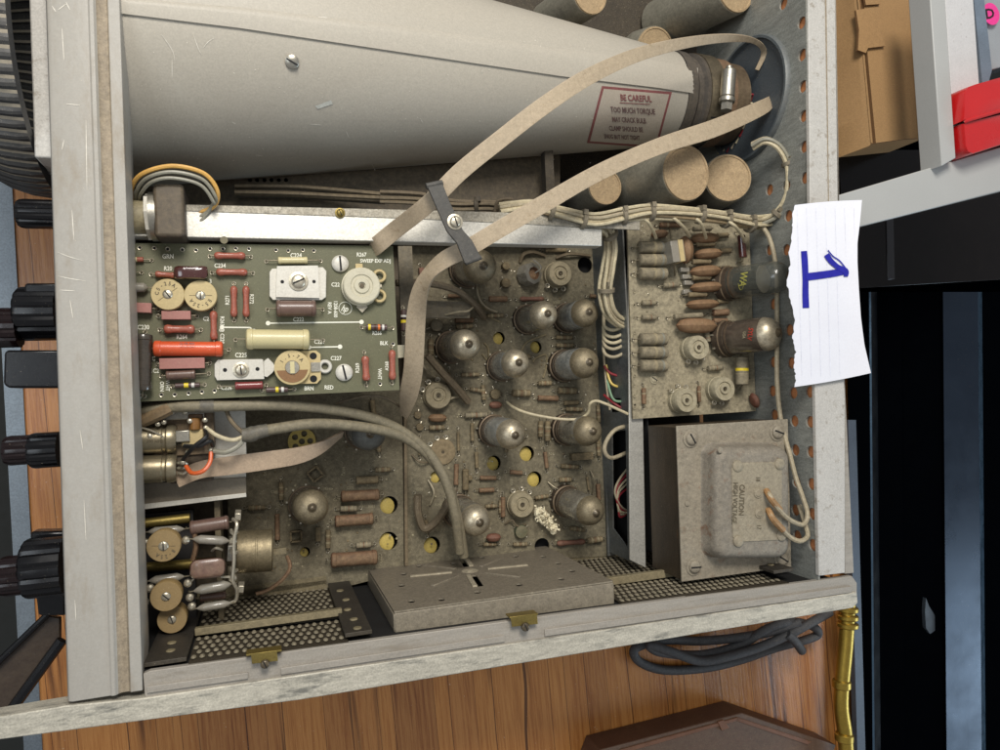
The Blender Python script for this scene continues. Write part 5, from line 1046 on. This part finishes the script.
# standing round disc
edge_disc(rbd, 684, 236, 686, 264, 13, ZR, brown_disc, .016)
for (u1, u2, v, dv, w) in ((691, 719, 238.5, -1, 10), (694, 722, 254, -1.5, 10), (690, 721, 271.5, -2, 11), (690, 723, 287.5, -2, 10), (686, 719, 304.5, -1, 9.5)):
    edge_disc(rbd, u1, v-dv*.3, u2, v+dv*.6, w, ZR, brown_disc, .013)
    axial(rbd, u1+2, v-9.5, u1+20, v-10.2, 5.5, ZR, 'tub', dusty_r if v > 250 else grey_r, [], 3, 3, 'tubular_capacitor', lift=.004)
    axial(rbd, u2-2, v-3, u2+9, v-3.5, 5, ZR, 'tub', dusty_r, [], 2, 2, 'tubular_capacitor')
edge_disc(rbd, 676, 325.5, 717, 326, 15, ZR, brown_disc, .013); edge_disc(rbd, 651, 235, 668, 233, 8, ZR, brown_r, .008); axial(rbd, 674, 317, 702, 315, 6, ZR, 'tub', grey_r, [], 4, 3, 'tubular_capacitor', lift=.003); axial(rbd, 713, 313, 728, 312, 7, ZR, 'tub', brown_r, [], 4, 3, 'tubular_capacitor'); axial(rbd, 713, 321, 727, 321, 6, ZR, 'tub', brown_r, [], 4, 3, 'tubular_capacitor')
for (u, v) in ((686, 277), (687, 292), (684, 270), (688, 283)): mb = MB(); c = P(u, v, ZR+.003); mb.box(c, (.004, 0, 0), (0, .0018, 0), (0, 0, .002), bluegrey); mb.build('small_capacitor', rbd, .0006)
dpot2 = mat('pale_dusty_pot', (158, 150, 126), .6, 0, .6, .1, 90, .15, .5, .1, dustc=(170, 158, 130))
for (u, v, la) in ((699, 347.5, -80), (687, 400.5, 100), (725, 389, -80)): discpot(rbd, u, v, 12.2, ZR, .012, dpot2, la=la, rim=False)
mb = MB(); c1 = P(742, 357, ZR+.01); c2 = P(742, 385, ZR+.01); R = 6.3*sy(742, 370, ZR); L = (c2-c1).length; mb.lathe(c1, c2-c1, [(0, R*.85), (.0006, R), (L*.4, R), (L*.401, R*1.01), (L*.5, R*1.01), (L*.501, R), (L*.58, R), (L*.62, R), (L-.0006, R), (L, R*.85)], 18, [grey_r, grey_r, grey_r, yb, grey_r, grey_r, pale_band, grey_r, grey_r]); mb.tube([c1, c1+Vector((0, .004, -.004))], .0006, lead, 6, 1); mb.tube([c2, c2+Vector((0, -.004, -.004))], .0006, lead, 6, 1); mb.build('banded_resistor', rbd)
screw(rbd, 654, 379, ZR, 5, dpot2, 1.0, h=.0015)
axial(rbd, 741, 235, 743, 258, 8, ZR, 'tub', maroon, [], 4, 3, 'tubular_capacitor', lift=.004); edge_disc(rbd, 752, 393, 757, 408, 6, ZR, reddisc, .01)
t1 = tube_valve(rbd, 722, 284.5, 792, 275, 16, ZR, .052, glass_c, glass_c, label='tall clear glass tube reaching under the paper note, yellow print'); t2 = tube_valve(rbd, 722, 339, 781, 332.5, 17, ZR, .047, mat('clear_tube_glass2', (74, 66, 60), .15, .1, .3, .2, coat=1), getter_b, label='glass tube with red lettering and a bright silver dome')
def tubesurf(ub, vb, ut, vt, r, h):
    b = P(ub, vb, ZR); t = P(ut, vt, ZR+h); ax = (t-b).normalized(); R = r*1.05*sy(ut, vt, ZR+h)+.0003
    def f(u, v):
        d = ray(u, v); o = CAMP-b; dd = d-ax*d.dot(ax); oo = o-ax*o.dot(ax); A = dd.dot(dd); B = 2*dd.dot(oo); C = oo.dot(oo)-R*R; D = max(0, B*B-4*A*C); return CAMP+d*((-B-math.sqrt(D))/(2*A))
    return f
mb = MB(); ts = tubesurf(722, 284.5, 792, 275, 16, .052); lettering(mb, 'WA', 743, 279, 7, decal, ts, -98, .9, .04); mb.tube([ts(741+3*math.cos(k*.35), 280+10*math.sin(k*.35)) for k in range(9)], .0002, decal, 4, 1); mb.build('printed_lettering', t1)
mb = MB(); ts = tubesurf(722, 339, 781, 332.5, 17, .047); lettering(mb, 'SYLV', 750, 334, 4.6, decalr, ts, -98, .9, .06); lettering(mb, 'USA', 744, 335, 3, silk_d, ts, -98, .9, .03); mb.build('printed_lettering', t2)
sheetm = MB(); sheet(sheetm, [(750, 225), (768, 225), (768, 420), (756, 420)], -.09, .003, blue_steel); sheetm.build('mounting_flange', scope)

# ================================================================== FRONT CONTROL CLUSTER (lower left)
zf = -.045
for (v, u0, u1, r, m) in ((521, 130, 190, 4.8, brass), (565, 130, 215, 5.2, brass), (548, 130, 206, 4, mauve)):
    if m is mauve: continue
    mb = MB(); mb.cyl(P(u0, v+4, -.075), P(u1, v-3, -.075), r*sy(170, v, -.075), m, seg=18); mb.build('brass_shaft', scope)
mb = MB(); mb.box(P(220, 552, -.09), (.0018, 0, 0), (0, .042, 0), (0, 0, .012), mat('pot_bracket', (96, 88, 70), .5, .4, .3)); 
for (u, v) in ((237, 516), (240, 588)): mb.cyl(P(u-2, v, -.075), P(u+4, v, -.075), .0042, solder, seg=6)
mb.cyl(P(228, 551, -.07), P(236, 551, -.07), .0095, steel, seg=6); pbk = mb.build('pot_bracket', scope, .0003)
mb = MB(); zpo = -.078; a = P(236, 552, zpo); b_ = P(273, 550, zpo); r = 23.5*sy(255, 551, zpo+.02)*.93; potm = mat('metal_pot', (138, 126, 100), .34, .65, .4, .2, 90, .2, .5, .1, dustc=(140, 126, 98)); L = (b_-a).length
mb.lathe(a, b_-a, [(0, r*.9), (.001, r), (L*.52, r), (L*.53, r*1.02), (L*.57, r*1.02), (L*.58, r), (L-.001, r), (L, r*.92)], 40, potm); pm = mb.build('metal_potentiometer', scope); 
mb = MB(); 
for (u, v) in ((237, 532), (237, 552), (237, 570)): mb.tube([P(u, v, -.055), P(u-4, v+2, -.052), P(u-6, v-2, -.055)], .0012, solder, 6, 3)
mb.box(P(280, 551, -.07), (.004, 0, 0), (0, .002, 0), (0, 0, .001), potm); mb.build('terminal', pm)
wire_px([(287, 556, -.11), (290, 568, -.105), (282, 580, -.1), (268, 590, -.1), (256, 594, -.1)], .0013, brown_r, 'brown_wire', pm)
def CL(*a, **k): return axial(scope, *a, **k)
lf = dict(eye=False)
CL(148, 532, 184, 529, 8.5, -.060, 'glass', bluegrey, l1=4, l2=5, name='precision_resistor', eye=False); CL(193, 539, 229, 541, 9, -.052, 'glass', bluegrey, [], 5, 5, 'precision_resistor', eye=False)
CL(149, 581, 184, 576.5, 9, -.060, 'glass', bluegrey, l1=4, l2=6, name='precision_resistor', eye=False); CL(194, 591, 231, 584, 10, -.052, 'glass', bluegrey, l1=5, l2=5, name='precision_resistor', eye=False); CL(197, 608.5, 231, 603, 8, -.052, 'glass', bluegrey, l1=5, l2=5, name='precision_resistor', eye=False)
CL(190, 528, 229, 522, 14, -.056, 'tub', mauve, l1=4, l2=3, name='tubular_capacitor', eye=False); CL(200, 598, 226, 595, 8, -.062, 'tub', mauve, l1=4, l2=3, name='tubular_capacitor', eye=False)
mb = MB(); z = -.050; vs = []; lay = [(0, .86), (.0012, 1.), (.006, 1.), (.0085, .93), (.0095, .70), (.0097, .4)]; n = 28
for (h, k) in lay:
    for i in range(n):
        t = 2*math.pi*i/n; x = math.cos(t); y = math.sin(t); bx = abs(x)**.45*(1 if x > 0 else -1)*18; by_ = abs(y)**.6*(1 if y > 0 else -1)*10; vs.append(P(207.5+bx*k, 568.5-by_*k-bx*k*.1, z+h))
mb.add(vs, [[j*n+i, j*n+(i+1) % n, (j+1)*n+(i+1) % n, (j+1)*n+i] for j in range(len(lay)-1) for i in range(n)]+[[(len(lay)-1)*n+i for i in range(n)], [i for i in range(n-1, -1, -1)]], mat('dusty_mica', (104, 70, 66), .3, 0, .4, .15, coat=.4)); mb.tube([P(221, 577, z), P(232, 576, z), P(234, 568, z)], .0008, solder, 6, 4); mb.tube([P(195, 577, z), P(190, 583, z)], .0008, solder, 6, 3); mb.build('mica_capacitor', scope)
trimdisc(scope, 163.5, 546, 16, -.052, .010, '8-25A', -75, mat('tan_ceramic', (146, 122, 80), .5, 0, .25, .12, 90, .1, .4), 0); trimdisc(scope, 166, 596.5, 15, -.052, .010, '', 0, MATS['tan_ceramic'], .8); trimdisc(scope, 172, 619.5, 14, -.062, .012, '', 0, MATS['tan_ceramic'], .3)
mb = MB(); mb.tube([P(u, v, z_) for u, v, z_ in ((233, 519, -.05), (237, 524, -.045), (234, 540, -.045), (234, 560, -.045), (233, 580, -.046), (237, 590, -.048), (236, 600, -.05), (230, 603, -.05))], .0011, solder, 7, 5); mb.tube([P(193, 527, -.05), P(196, 545, -.052), P(193, 560, -.055)], .0015, brown_r, 6, 4); mb.tube([P(212, 551, -.05), P(216, 548, -.045), P(222, 550, -.048)], .0008, solder, 6, 4)
for (u, v) in ((186, 540), (188, 583), (192, 606), (146, 545), (150, 588), (145, 602), (190, 597), (233, 541), (233, 578), (146, 543)): mb.lathe(P(u, v, -.05), (0, 0, 1), [(-.003, .0014), (0, .0026), (.002, .0022), (.003, .001)], 10, solder)
mb.build('terminal_wire', scope)
mb = MB(); mb.box(P(165, 575, -.085), (.018, 0, 0), (0, .04, 0), (0, 0, .004), mat('dark_plate2', (30, 27, 24), .6)); mb.build('component_plate', scope)

# ================================================================== CONTROLS STICKING OUT OF THE FRONT
def knob(parts, name, label=None, flutes=14):
    root = None
    for (u0, u1, v, ry, z, m, fl) in parts:
        a = P(u0, v, z); b_ = P(u1, v, z); b_ = Vector((b_.x, a.y, a.z)); r = ry*sy(u0, v, z); L = (b_-a).length; mb = MB(); n = flutes*4 if fl else 32
        prof = [(0, .86), (.0012, .96), (.003, 1.), (L*.6, 1.0), (L, 1.0)]; vs = []
        for t, k in prof:
            for i in range(n):
                an = 2*math.pi*i/n; rr = r*k*(1-(.07 if (fl and i % 4 in (0,)) else 0)); vs.append(a+Vector((t, math.cos(an)*rr, math.sin(an)*rr)))
        mb.add(vs, [[j*n+i, j*n+(i+1) % n, (j+1)*n+(i+1) % n, (j+1)*n+i] for j in range(len(prof)-1) for i in range(n)]+[[i for i in range(n)], [(len(prof)-1)*n+i for i in range(n)]], m)
        if root is None: root = mb.build(name, scope, label=label, angle=25)
        else: mb.build('knob_cap', root, angle=25)
    return root
knob([(18, 60, 213.5, 14.5, -.035, black_pl, 1)], 'control_knob')
knob([(18, 60, 314, 27, -.040, black_pl, 1), (-6, 20, 328, 20, -.038, maroon_pl, 1)], 'control_knob')
mb = MB(); sheet(mb, [(4, 352), (8, 350), (60, 350), (60, 388), (8, 388), (3, 384)], -.028, .02, black_pl); mb.build('pointer_knob', scope, .0012); mb = MB(); sheet(mb, [(24, 284), (27, 283), (60, 283), (60, 300), (24, 300)], -.03, .02, black_pl); mb.build('pointer_knob', scope, .0012)
knob([(30, 60, 451, 18, -.040, black_pl, 1), (5, 31, 451, 15, -.040, maroon_pl, 1)], 'control_knob')
knob([(24, 66, 569, 30, -.040, black_pl, 1), (0, 26, 577, 20, -.036, maroon_pl, 1)], 'control_knob'); mb = MB(); sheet(mb, [(30, 532), (66, 531), (66, 616), (38, 616), (36, 600), (30, 590)], -.05, .012, black_pl); mb.build('pointer_knob', scope, .0015)
# ribbed light hood round the screen
mb = MB(); hx1 = -.1125; hr = .080; hc = Vector((hx1, .208, -.062)); n = 288; vs = []; prof = [(0, .93), (.0008, 1.), (.006, 1.012), (.016, .995), (.026, .95), (.036, .87), (.046, .74), (.050, .6)]
for t, k in prof:
    for i in range(n):
        an = 2*math.pi*i/n; g = (i % 4 in (0, 1)) and 0 < t < .05 and t != .0008; rr = hr*k*(1-(.016 if g else 0)); vs.append(hc+Vector((-t, math.cos(an)*rr, math.sin(an)*rr)))
rbm = mat('ribbed_rubber', (44, 45, 48), .38, .1, .25, .2, 80, .2, .5, .1, dustc=(130, 124, 112)); grm = mat('rib_groove_dust', (150, 140, 122), .7)
mb.add(vs, [], rbm); km = [mb.mi(rbm), mb.mi(grm)]
for j in range(len(prof)-1):
    for i in range(n): mb.f.append([j*n+i, j*n+(i+1) % n, (j+1)*n+(i+1) % n, (j+1)*n+i]); mb.m.append(km[1] if (i % 4 == 0 and 0 < j < 7) else km[0])
mb.build('ribbed_bezel_ring', scope, angle=20, label='black ribbed round ring of the screen, projecting from the front')
mb = MB(); mb.box((-.107, .225, -.068), (.0052, 0, 0), (0, .09, 0), (0, 0, .05), white_trim); mb.build('screen_surround', scope, .001)

# ================================================================== OUTSIDE THE INSTRUMENT
# paper note
mb = MB(); out = [(795.5, 205), (830, 202.5), (862, 200), (860, 222), (857.5, 243), (857.5, 262), (859, 290), (861, 318), (864.5, 345), (871, 373), (868, 377), (840, 382), (812, 386), (795, 387), (796, 377), (794, 368), (795.5, 352), (793, 338), (795, 320), (790, 300), (787, 283), (790, 265), (789, 250), (793, 232), (792, 218)]
def notez(u, v): return .005+.0025*math.sin((v-200)/45.)+.004*max(0, (u-835)/30)**2
pn = bmesh.new(); 
cu_pts = [P(u, v, notez(u, v)) for u, v in out]
# grid clipped to the outline for curl
rowsn = 24; colsn = 10
def edges(v):
    L_ = [(795.5, 205), (792, 218), (793, 232), (789, 250), (790, 265), (787, 283), (790, 300), (795, 320), (793, 338), (795.5, 352), (794, 368), (796, 377), (795, 387)]; R_ = [(862, 200), (860, 222), (857.5, 243), (857.5, 262), (859, 290), (861, 318), (864.5, 345), (871, 373)]
    return L_, R_
L_, R_ = edges(0); vs = []; rj = random.Random(4); jit = [rj.uniform(-.9, .9) for _ in range(200)]
for j in range(rowsn*3+1):
    t = j/(rowsn*3); a = lerp_poly(L_, t); b2 = lerp_poly(R_, t)
    for i in range(colsn+1):
        s_ = i/colsn; a0_ = a[0]+jit[j]; u = a0_*(1-s_)+b2[0]*s_; v = a[1]*(1-s_)+b2[1]*s_; v += -1.0*math.sin(s_*math.pi)*(1-2*t); vs.append(P(u, v, notez(u, v)))
nv = len(vs); C1 = colsn+1; fsn = [[j*C1+i, j*C1+i+1, (j+1)*C1+i+1, (j+1)*C1+i] for j in range(rowsn*3) for i in range(colsn)]
bot = [p-Vector((0, 0, .00025)) for p in vs]; mb.add(vs+bot, fsn+[[q+nv for q in reversed(f_)] for f_ in fsn], paper); R3 = rowsn*3
mb.add([vs[j*C1] for j in range(R3+1)]+[bot[j*C1] for j in range(R3+1)], [[j, j+1, R3+2+j, R3+1+j] for j in range(R3)], paper)
note = empty('paper_note', P(830, 300, 0)); tag(note, 'torn white paper note with a blue handwritten number 1, laid over the rear rail', 'paper note')
mb.build('sheet', note, angle=180)
nsf = lambda u, v: P(u, v, notez(u, v)+.0004)
def stroke(mb, pts, w, surf=None, n=10):
    sfx = surf or nsf; pl = catmull([Vector((u, v, 0)) for u, v in pts], n); W = catmull([Vector((x, 0, 0)) for x in w], n); L2 = []; 
    for i, p in enumerate(pl):
        t = (pl[min(i+1, len(pl)-1)]-pl[max(i-1, 0)]).normalized(); nn = Vector((-t.y, t.x, 0))*W[i].x/2; L2 += [sfx((p+nn).x, (p+nn).y), sfx((p-nn).x, (p-nn).y)]
    mb.add(L2, [[2*i, 2*i+1, 2*i+3, 2*i+2] for i in range(len(pl)-1)], ink)
mb = MB(); stroke(mb, [(804, 251), (805, 265), (805.5, 280), (805.5, 295), (806, 308)], [6, 6.4, 6, 6.3, 6.5]); mb.build('ink_stroke', note)
mb = MB(); nsf2 = lambda u, v: P(u, v, notez(u, v)+.0006); stroke(mb, [(806, 277), (818, 275.5), (832, 273.5), (845, 271)], [7.5, 7.4, 7.2, 7], nsf2); mb.build('ink_stroke', note)
mb = MB(); nsf3 = lambda u, v: P(u, v, notez(u, v)+.0008); stroke(mb, [(826.5, 254.5), (831, 261), (838, 267), (845.5, 271), (846, 276.5)], [5.5, 5.5, 5, 6, 4], nsf3); stroke(mb, [(828, 250), (833, 256), (840, 261), (847, 270)], [1, 1.2, 1.2, 1.2], nsf3); mb.build('ink_stroke', note)
mb = MB()
for k in range(7):
    u0 = 797+k*9.5; pts = [nsf(u0+(v-205)*.03, v) for v in range(208, 380, 8)]; sf4 = pts
    vs = []; 
    for v in range(208, 380, 6): vs += [P(u0+(v-205)*.03-.25, v, notez(u0, v)+.0002), P(u0+(v-205)*.03+.25, v, notez(u0, v)+.0002)]
    mb.add(vs, [[2*i, 2*i+1, 2*i+3, 2*i+2] for i in range(len(vs)//2-1)], rule)
mb.build('paper_ruling', note)
# table
ZT = -.185
mb = MB(); c = [P(36, -120, ZT), P(36, 900, ZT)]
tbl = MB(); tbl.prism([P(-4, -40, ZT), P(870, -40, ZT), P(880, 860, ZT), P(44, 860, ZT)], (0, 0, -.03), wood); t0 = tbl.build('wooden_table'); tag(t0, 'worn brown wooden plank table top under the instrument', 'table')
mb = MB(); sheet(mb, [(-20, -40), (0, -40), (48, 860), (30, 860)], ZT+.002, .034, edgem); mb.build('metal_edge_strip', t0)
fl_ = MB(); fl_.prism([Vector((-3, -3, -.9)), Vector((3, -3, -.9)), Vector((3, 3, -.9)), Vector((-3, 3, -.9))], (0, 0, -.02), floorm); f0 = fl_.build('floor'); tag(f0, kind='structure')
# power cord coil
mb = MB(); zz = ZT+.006
mb.tube([P(*p) for p in ((800, 622, zz+.03), (770, 632, zz+.02), (735, 638, zz+.01), (700, 641, zz), (670, 640, zz), (648, 643, zz), (634, 650, zz), (640, 662, zz), (665, 670, zz), (705, 668, zz), (740, 660, zz), (775, 648, zz+.006), (805, 640, zz+.012), (818, 634, zz+.014), (812, 626, zz+.02), (790, 622, zz+.026), (765, 630, zz+.022), (740, 645, zz+.012), (700, 655, zz+.008), (660, 652, zz+.008), (650, 645, zz+.01), (672, 652, zz+.014), (700, 661, zz+.016), (730, 656, zz+.02), (760, 647, zz+.022), (790, 634, zz+.028), (812, 622, zz+.032), (830, 612, zz+.03))], .0042, powerc, 12, 8)
mb.tube([P(787, 634, zz+.03), P(795, 641, zz+.03), P(802, 651, zz+.024)], .0042, powerc, 12, 6)
pc = mb.build('power_cord'); tag(pc, 'black rubber power cord coiled loosely on the wooden table below the rail', 'power cord')
# brown wooden box
zb2 = -.155; bxr = empty('wooden_box', P(720, 735, ZT)); tag(bxr, 'dark brown wooden box with a raised rim at the bottom edge', 'wooden box')
mb = MB(); sheet(mb, [(600, 750), (742, 713), (836, 745), (800, 860), (560, 860)], zb2, .029, boxwood); mb.build('box_body', bxr, .001)
mb = MB(); sheet(mb, [(620, 750), (738, 717.5), (741, 720), (625, 753)], zb2+.0012, .003, mat('box_trim', (110, 74, 52), .4)); sheet(mb, [(738, 717.5), (812, 742), (808, 745), (735, 720.5)], zb2+.0012, .003, MATS['box_trim']); mb.build('box_rim', bxr, .0004)
mb = MB(); sheet(mb, [(718, 722), (724, 720), (730, 728), (722, 731)], zb2+.002, .003, MATS['box_trim']); mb.build('box_catch', bxr, .0004)
# brass pipe
zp = -.14; bp_ = empty('brass_pipe', P(845, 680, zp-.02)); tag(bp_, 'shiny brass pipe with ringed couplings between table and black cabinet', 'pipe')
mb = MB(); mb.tube([P(849, 585, zp), P(846, 640, zp), P(841, 700, zp), P(845, 735, zp), P(849, 790, zp)], .0068, brass_b, 20, 8); mb.build('pipe_body', bp_)
for v in (609, 617, 625): mb = MB(); mb.cyl(P(847.5, v-2.5, zp), P(847.5, v+2.5, zp), .0098, brass_b, seg=28, bev=.001); mb.build('coupling_ring', bp_)
for v in (684, 737): mb = MB(); mb.cyl(P(841.5+(v-684)*.05, v-4, zp), P(841.5+(v-684)*.05, v+4, zp), .0085, brass_b, seg=28, bev=.001); mb.build('coupling_ring', bp_)
# black cabinet
zk = -.16
cab = empty('black_cabinet', P(930, 460, -.25)); tag(cab, 'glossy black metal cabinet with vertical ribs and painted blue reflections, right of the instrument', 'cabinet')
mb = MB()
rib = [(848, -.010, cabbk), (867, -.002, cabbk), (869, -.001, cabed), (871, .000, cabdb), (877, -.012, cabbk), (901, -.004, cabbk), (903, -.016, cabbk), (940, -.004, cabbk), (943, .000, cabbl), (978, .0005, cabed), (982, -.014, cabbk), (995, -.010, cabbk), (1040, -.004, cabbk)]  # blue and pale facets are painted reflections; dark ones tilt off the lamp
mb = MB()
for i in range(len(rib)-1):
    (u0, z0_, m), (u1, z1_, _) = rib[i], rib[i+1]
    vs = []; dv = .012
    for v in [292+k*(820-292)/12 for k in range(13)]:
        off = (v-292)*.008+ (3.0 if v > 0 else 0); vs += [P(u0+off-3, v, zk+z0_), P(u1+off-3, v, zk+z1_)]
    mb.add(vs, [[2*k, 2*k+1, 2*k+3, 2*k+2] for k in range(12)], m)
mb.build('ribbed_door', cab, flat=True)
mb = MB(); sheet(mb, [(846, 100), (1060, 100), (1060, 840), (856, 840)], zk-.022, .16, cabbk); mb.build('cabinet_body', cab)
mb = MB(); sheet(mb, [(838, 150), (1060, 150), (1060, 276), (846, 289)], zk+.001, .004, cabbr); sheet(mb, [(886, 212), (893, 190), (895, 279), (888, 280)], zk+.0018, .001, mat('brown_reflex', (24, 23, 26), .3)); mb.build('upper_door', cab, .0008)  # brown door tone and narrow streak are reflections painted in
mb = MB(); lp = [(926, 598), (929, 606), (934, 614), (938, 622), (943, 621), (943, 629), (936, 630), (930, 634), (926, 628), (925, 612)]; mb.prism([P(u, v, zk-.0065) for u, v in lp], (0, 0, -.004), mat('scuffed_patch', (40, 46, 52), .6)); mb.build('scuff_mark', cab)
mb = MB(); sheet(mb, [(848, 420), (856, 420), (868, 840), (860, 840)], zk+.004, .006, mat('grey_edge_strip', (74, 82, 92), .5, .3)); mb.build('edge_strip', cab)
# grey shelf frame
zs2 = .01; shf = empty('shelf_frame', P(940, 160, -.2)); tag(shf, 'pale grey painted metal shelf frame with a chipped upright at upper right', 'shelf frame')
mb = MB(); sheet(mb, [(830, 197.5), (1030, 138), (1030, 184), (835, 233)], zs2-.03, .012, shelfm); mb.build('shelf_bar', shf, .001)
mb = MB(); sheet(mb, [(929, -20), (944, -20), (956, 158), (942, 166)], zs2-.02, .02, shelfm); mb.build('upright', shf, .0008)
mb = MB(); sheet(mb, [(944, -20), (972, -20), (984, 150), (956, 158)], zs2-.026, .004, shelfw); mb.build('upright_flange', shf, .0006)
mb = MB(); sheet(mb, [(972, -20), (982, -20), (992, 70), (984, 100)], zs2-.034, .004, mat('blue_grey_edge', (106, 118, 130), .45)); mb.build('inner_edge', shf)
# red case
rc = empty('red_case', P(990, 120, -.1)); tag(rc, 'bright red plastic case with rounded corner standing on the shelf frame', 'case')
zq = .0
def rounded_block(mb, px, z0, layers, m):
    base = [P(u, v, z0+layers[-1][0]) for u, v in px]; base = [Vector((p.x, p.y, z0)) for p in base]; n = len(base); cc = sum(base, Vector())/n
    vs = [Vector((cc.x+(p.x-cc.x)*k, cc.y+(p.y-cc.y)*k, z0+h)) for h, k in layers for p in base]
    mb.add(vs, [[j*n+i, j*n+(i+1) % n, (j+1)*n+(i+1) % n, (j+1)*n+i] for j in range(len(layers)-1) for i in range(n)]+[[(len(layers)-1)*n+i for i in range(n)]], m)
mb = MB(); rounded_block(mb, [(964, 92), (967, 87), (975, 84), (1040, 66), (1040, 101), (963, 121)], zq-.03, [(0, 1), (.02, 1), (.026, .985), (.028, .96), (.028, .3)], redp); mb.build('lid', rc, angle=60)
mb = MB(); rounded_block(mb, [(963, 123), (1040, 104), (1040, 132), (972, 154), (967, 152), (965, 146)], zq-.03, [(0, 1), (.018, 1), (.024, .985), (.026, .96), (.026, .3)], redp); mb.build('case_body', rc, angle=60)
mb = MB(); mb.tube([P(964, 122, zq-.004), P(975, 118, zq-.002), P(1035, 101, zq-.002)], .0016, redp, 8, 4); mb.build('seam_lip', rc)
# clear box with sticker
cbx = empty('clear_box', P(990, 30, -.1)); tag(cbx, 'frosted clear plastic box with a pink round sticker above the red case', 'plastic box')
mb = MB(); sheet(mb, [(977, -20), (1040, -20), (1040, 55), (985, 72)], -.03, .03, clearp); sheet(mb, [(977, -20), (981, -20), (989, 70), (985, 72)], -.027, .033, mat('box_edge', (178, 180, 178), .3, .1)); mb.build('box_shell', cbx, .001)
mb = MB(); c = P(991, 14, -.0262); mb.lathe(c, (0, 0, 1), [(0, .0095), (.0003, .0095)], 32, pinks); st = mb.build('round_sticker', cbx); mb = MB(); lettering(mb, 'D', 990, 14, 10, blackv, flatsurf(-.0257), 10, .9); mb.build('sticker_writing', cbx)
# cardboard box
cbd = empty('cardboard_box', P(885, 70, -.2)); tag(cbd, 'brown cardboard box with torn flap seam behind the rear rail', 'cardboard box')
zx = -.07
mb = MB(); mb.prism([P(833, -30, zx-.022), P(856, -30, zx), P(872, 143, zx), P(869, 146, zx-.001), P(832, 160, zx-.022)], (0, 0, -.003), cardb); mb.build('side_flap', cbd)
mb = MB(); sheet(mb, [(862, -30), (945, -30), (945, 136), (905, 139), (876, 143), (868, 60)], zx, .0025, cardb, side=cardin); mb.build('top_flap', cbd)
mb = MB(); sheet(mb, [(856, -30), (862, -30), (877, 143), (871, 144)], zx-.003, .002, cardin); mb.tube([P(856.5, -20, zx+.0003), P(864, 60, zx+.0003), P(871.5, 143, zx+.0003)], .0008, cardb, 6, 3); mb.build('seam', cbd)
mb = MB(); sheet(mb, [(856, 10), (878, 7), (882, 24), (885, 46), (868, 48), (866, 53), (858, 50), (859, 30)], zx+.003, .0022, cardb, side=cardin); sheet(mb, [(862, -20), (880, -20), (880, 4), (866, 5)], zx+.0025, .002, cardb, side=cardin); mb.build('torn_tab', cbd)
mb = MB(); sheet(mb, [(838, -30), (945, -30), (945, 130), (838, 140)], zx-.024, .1, cardb); mb.build('box_body', cbd)
# dark strap at lower left
hd = MB(); sheet(hd, [(-12, 674), (46, 615), (60, 618), (60, 640), (34, 672), (-12, 735)], -.06, .004, handlem); sp_ = hd.build('strap', None, .0006); tag(sp_, 'dark glossy brown strap slanting under the front bezel at lower left', 'strap')
mb = MB(); mb.tube([P(-12, 742, -.055), P(20, 698, -.055), P(62, 640, -.055)], .0030, black_pl, 8, 3); mb.tube([P(-12, 672, -.056), P(20, 641, -.056), P(48, 614, -.056)], .0018, black_pl, 8, 3); mb.build('strap_edging', sp_)

# ================================================================== LIGHT
w = bpy.data.worlds.new('World'); S.world = w; w.use_nodes = True; bg = w.node_tree.nodes['Background']; bg.inputs[0].default_value = (.93, .95, 1, 1); bg.inputs[1].default_value = .34
def area(loc, target, size, power, col=(1, 1, 1), sizey=None):
    l = bpy.data.lights.new('lamp', 'AREA'); l.energy = power; l.size = size; l.color = col
    if sizey: l.shape = 'RECTANGLE'; l.size_y = sizey
    o = bpy.data.objects.new('lamp', l); COL.objects.link(o); o.location = loc; d = Vector(target)-Vector(loc); o.rotation_euler = d.to_track_quat('-Z', 'Y').to_euler(); return o
area((.05, .75, .95), (.13, .05, -.05), .42, 15, (1, .96, .90))
area((-.7, .1, 1.0), (.1, 0, -.05), .5, 3.5, (.85, .93, 1))
area((1.75, -.78, .5), (.7, -.3, -.16), .5, 8, (.66, .84, 1))
S.render.engine = 'CYCLES'
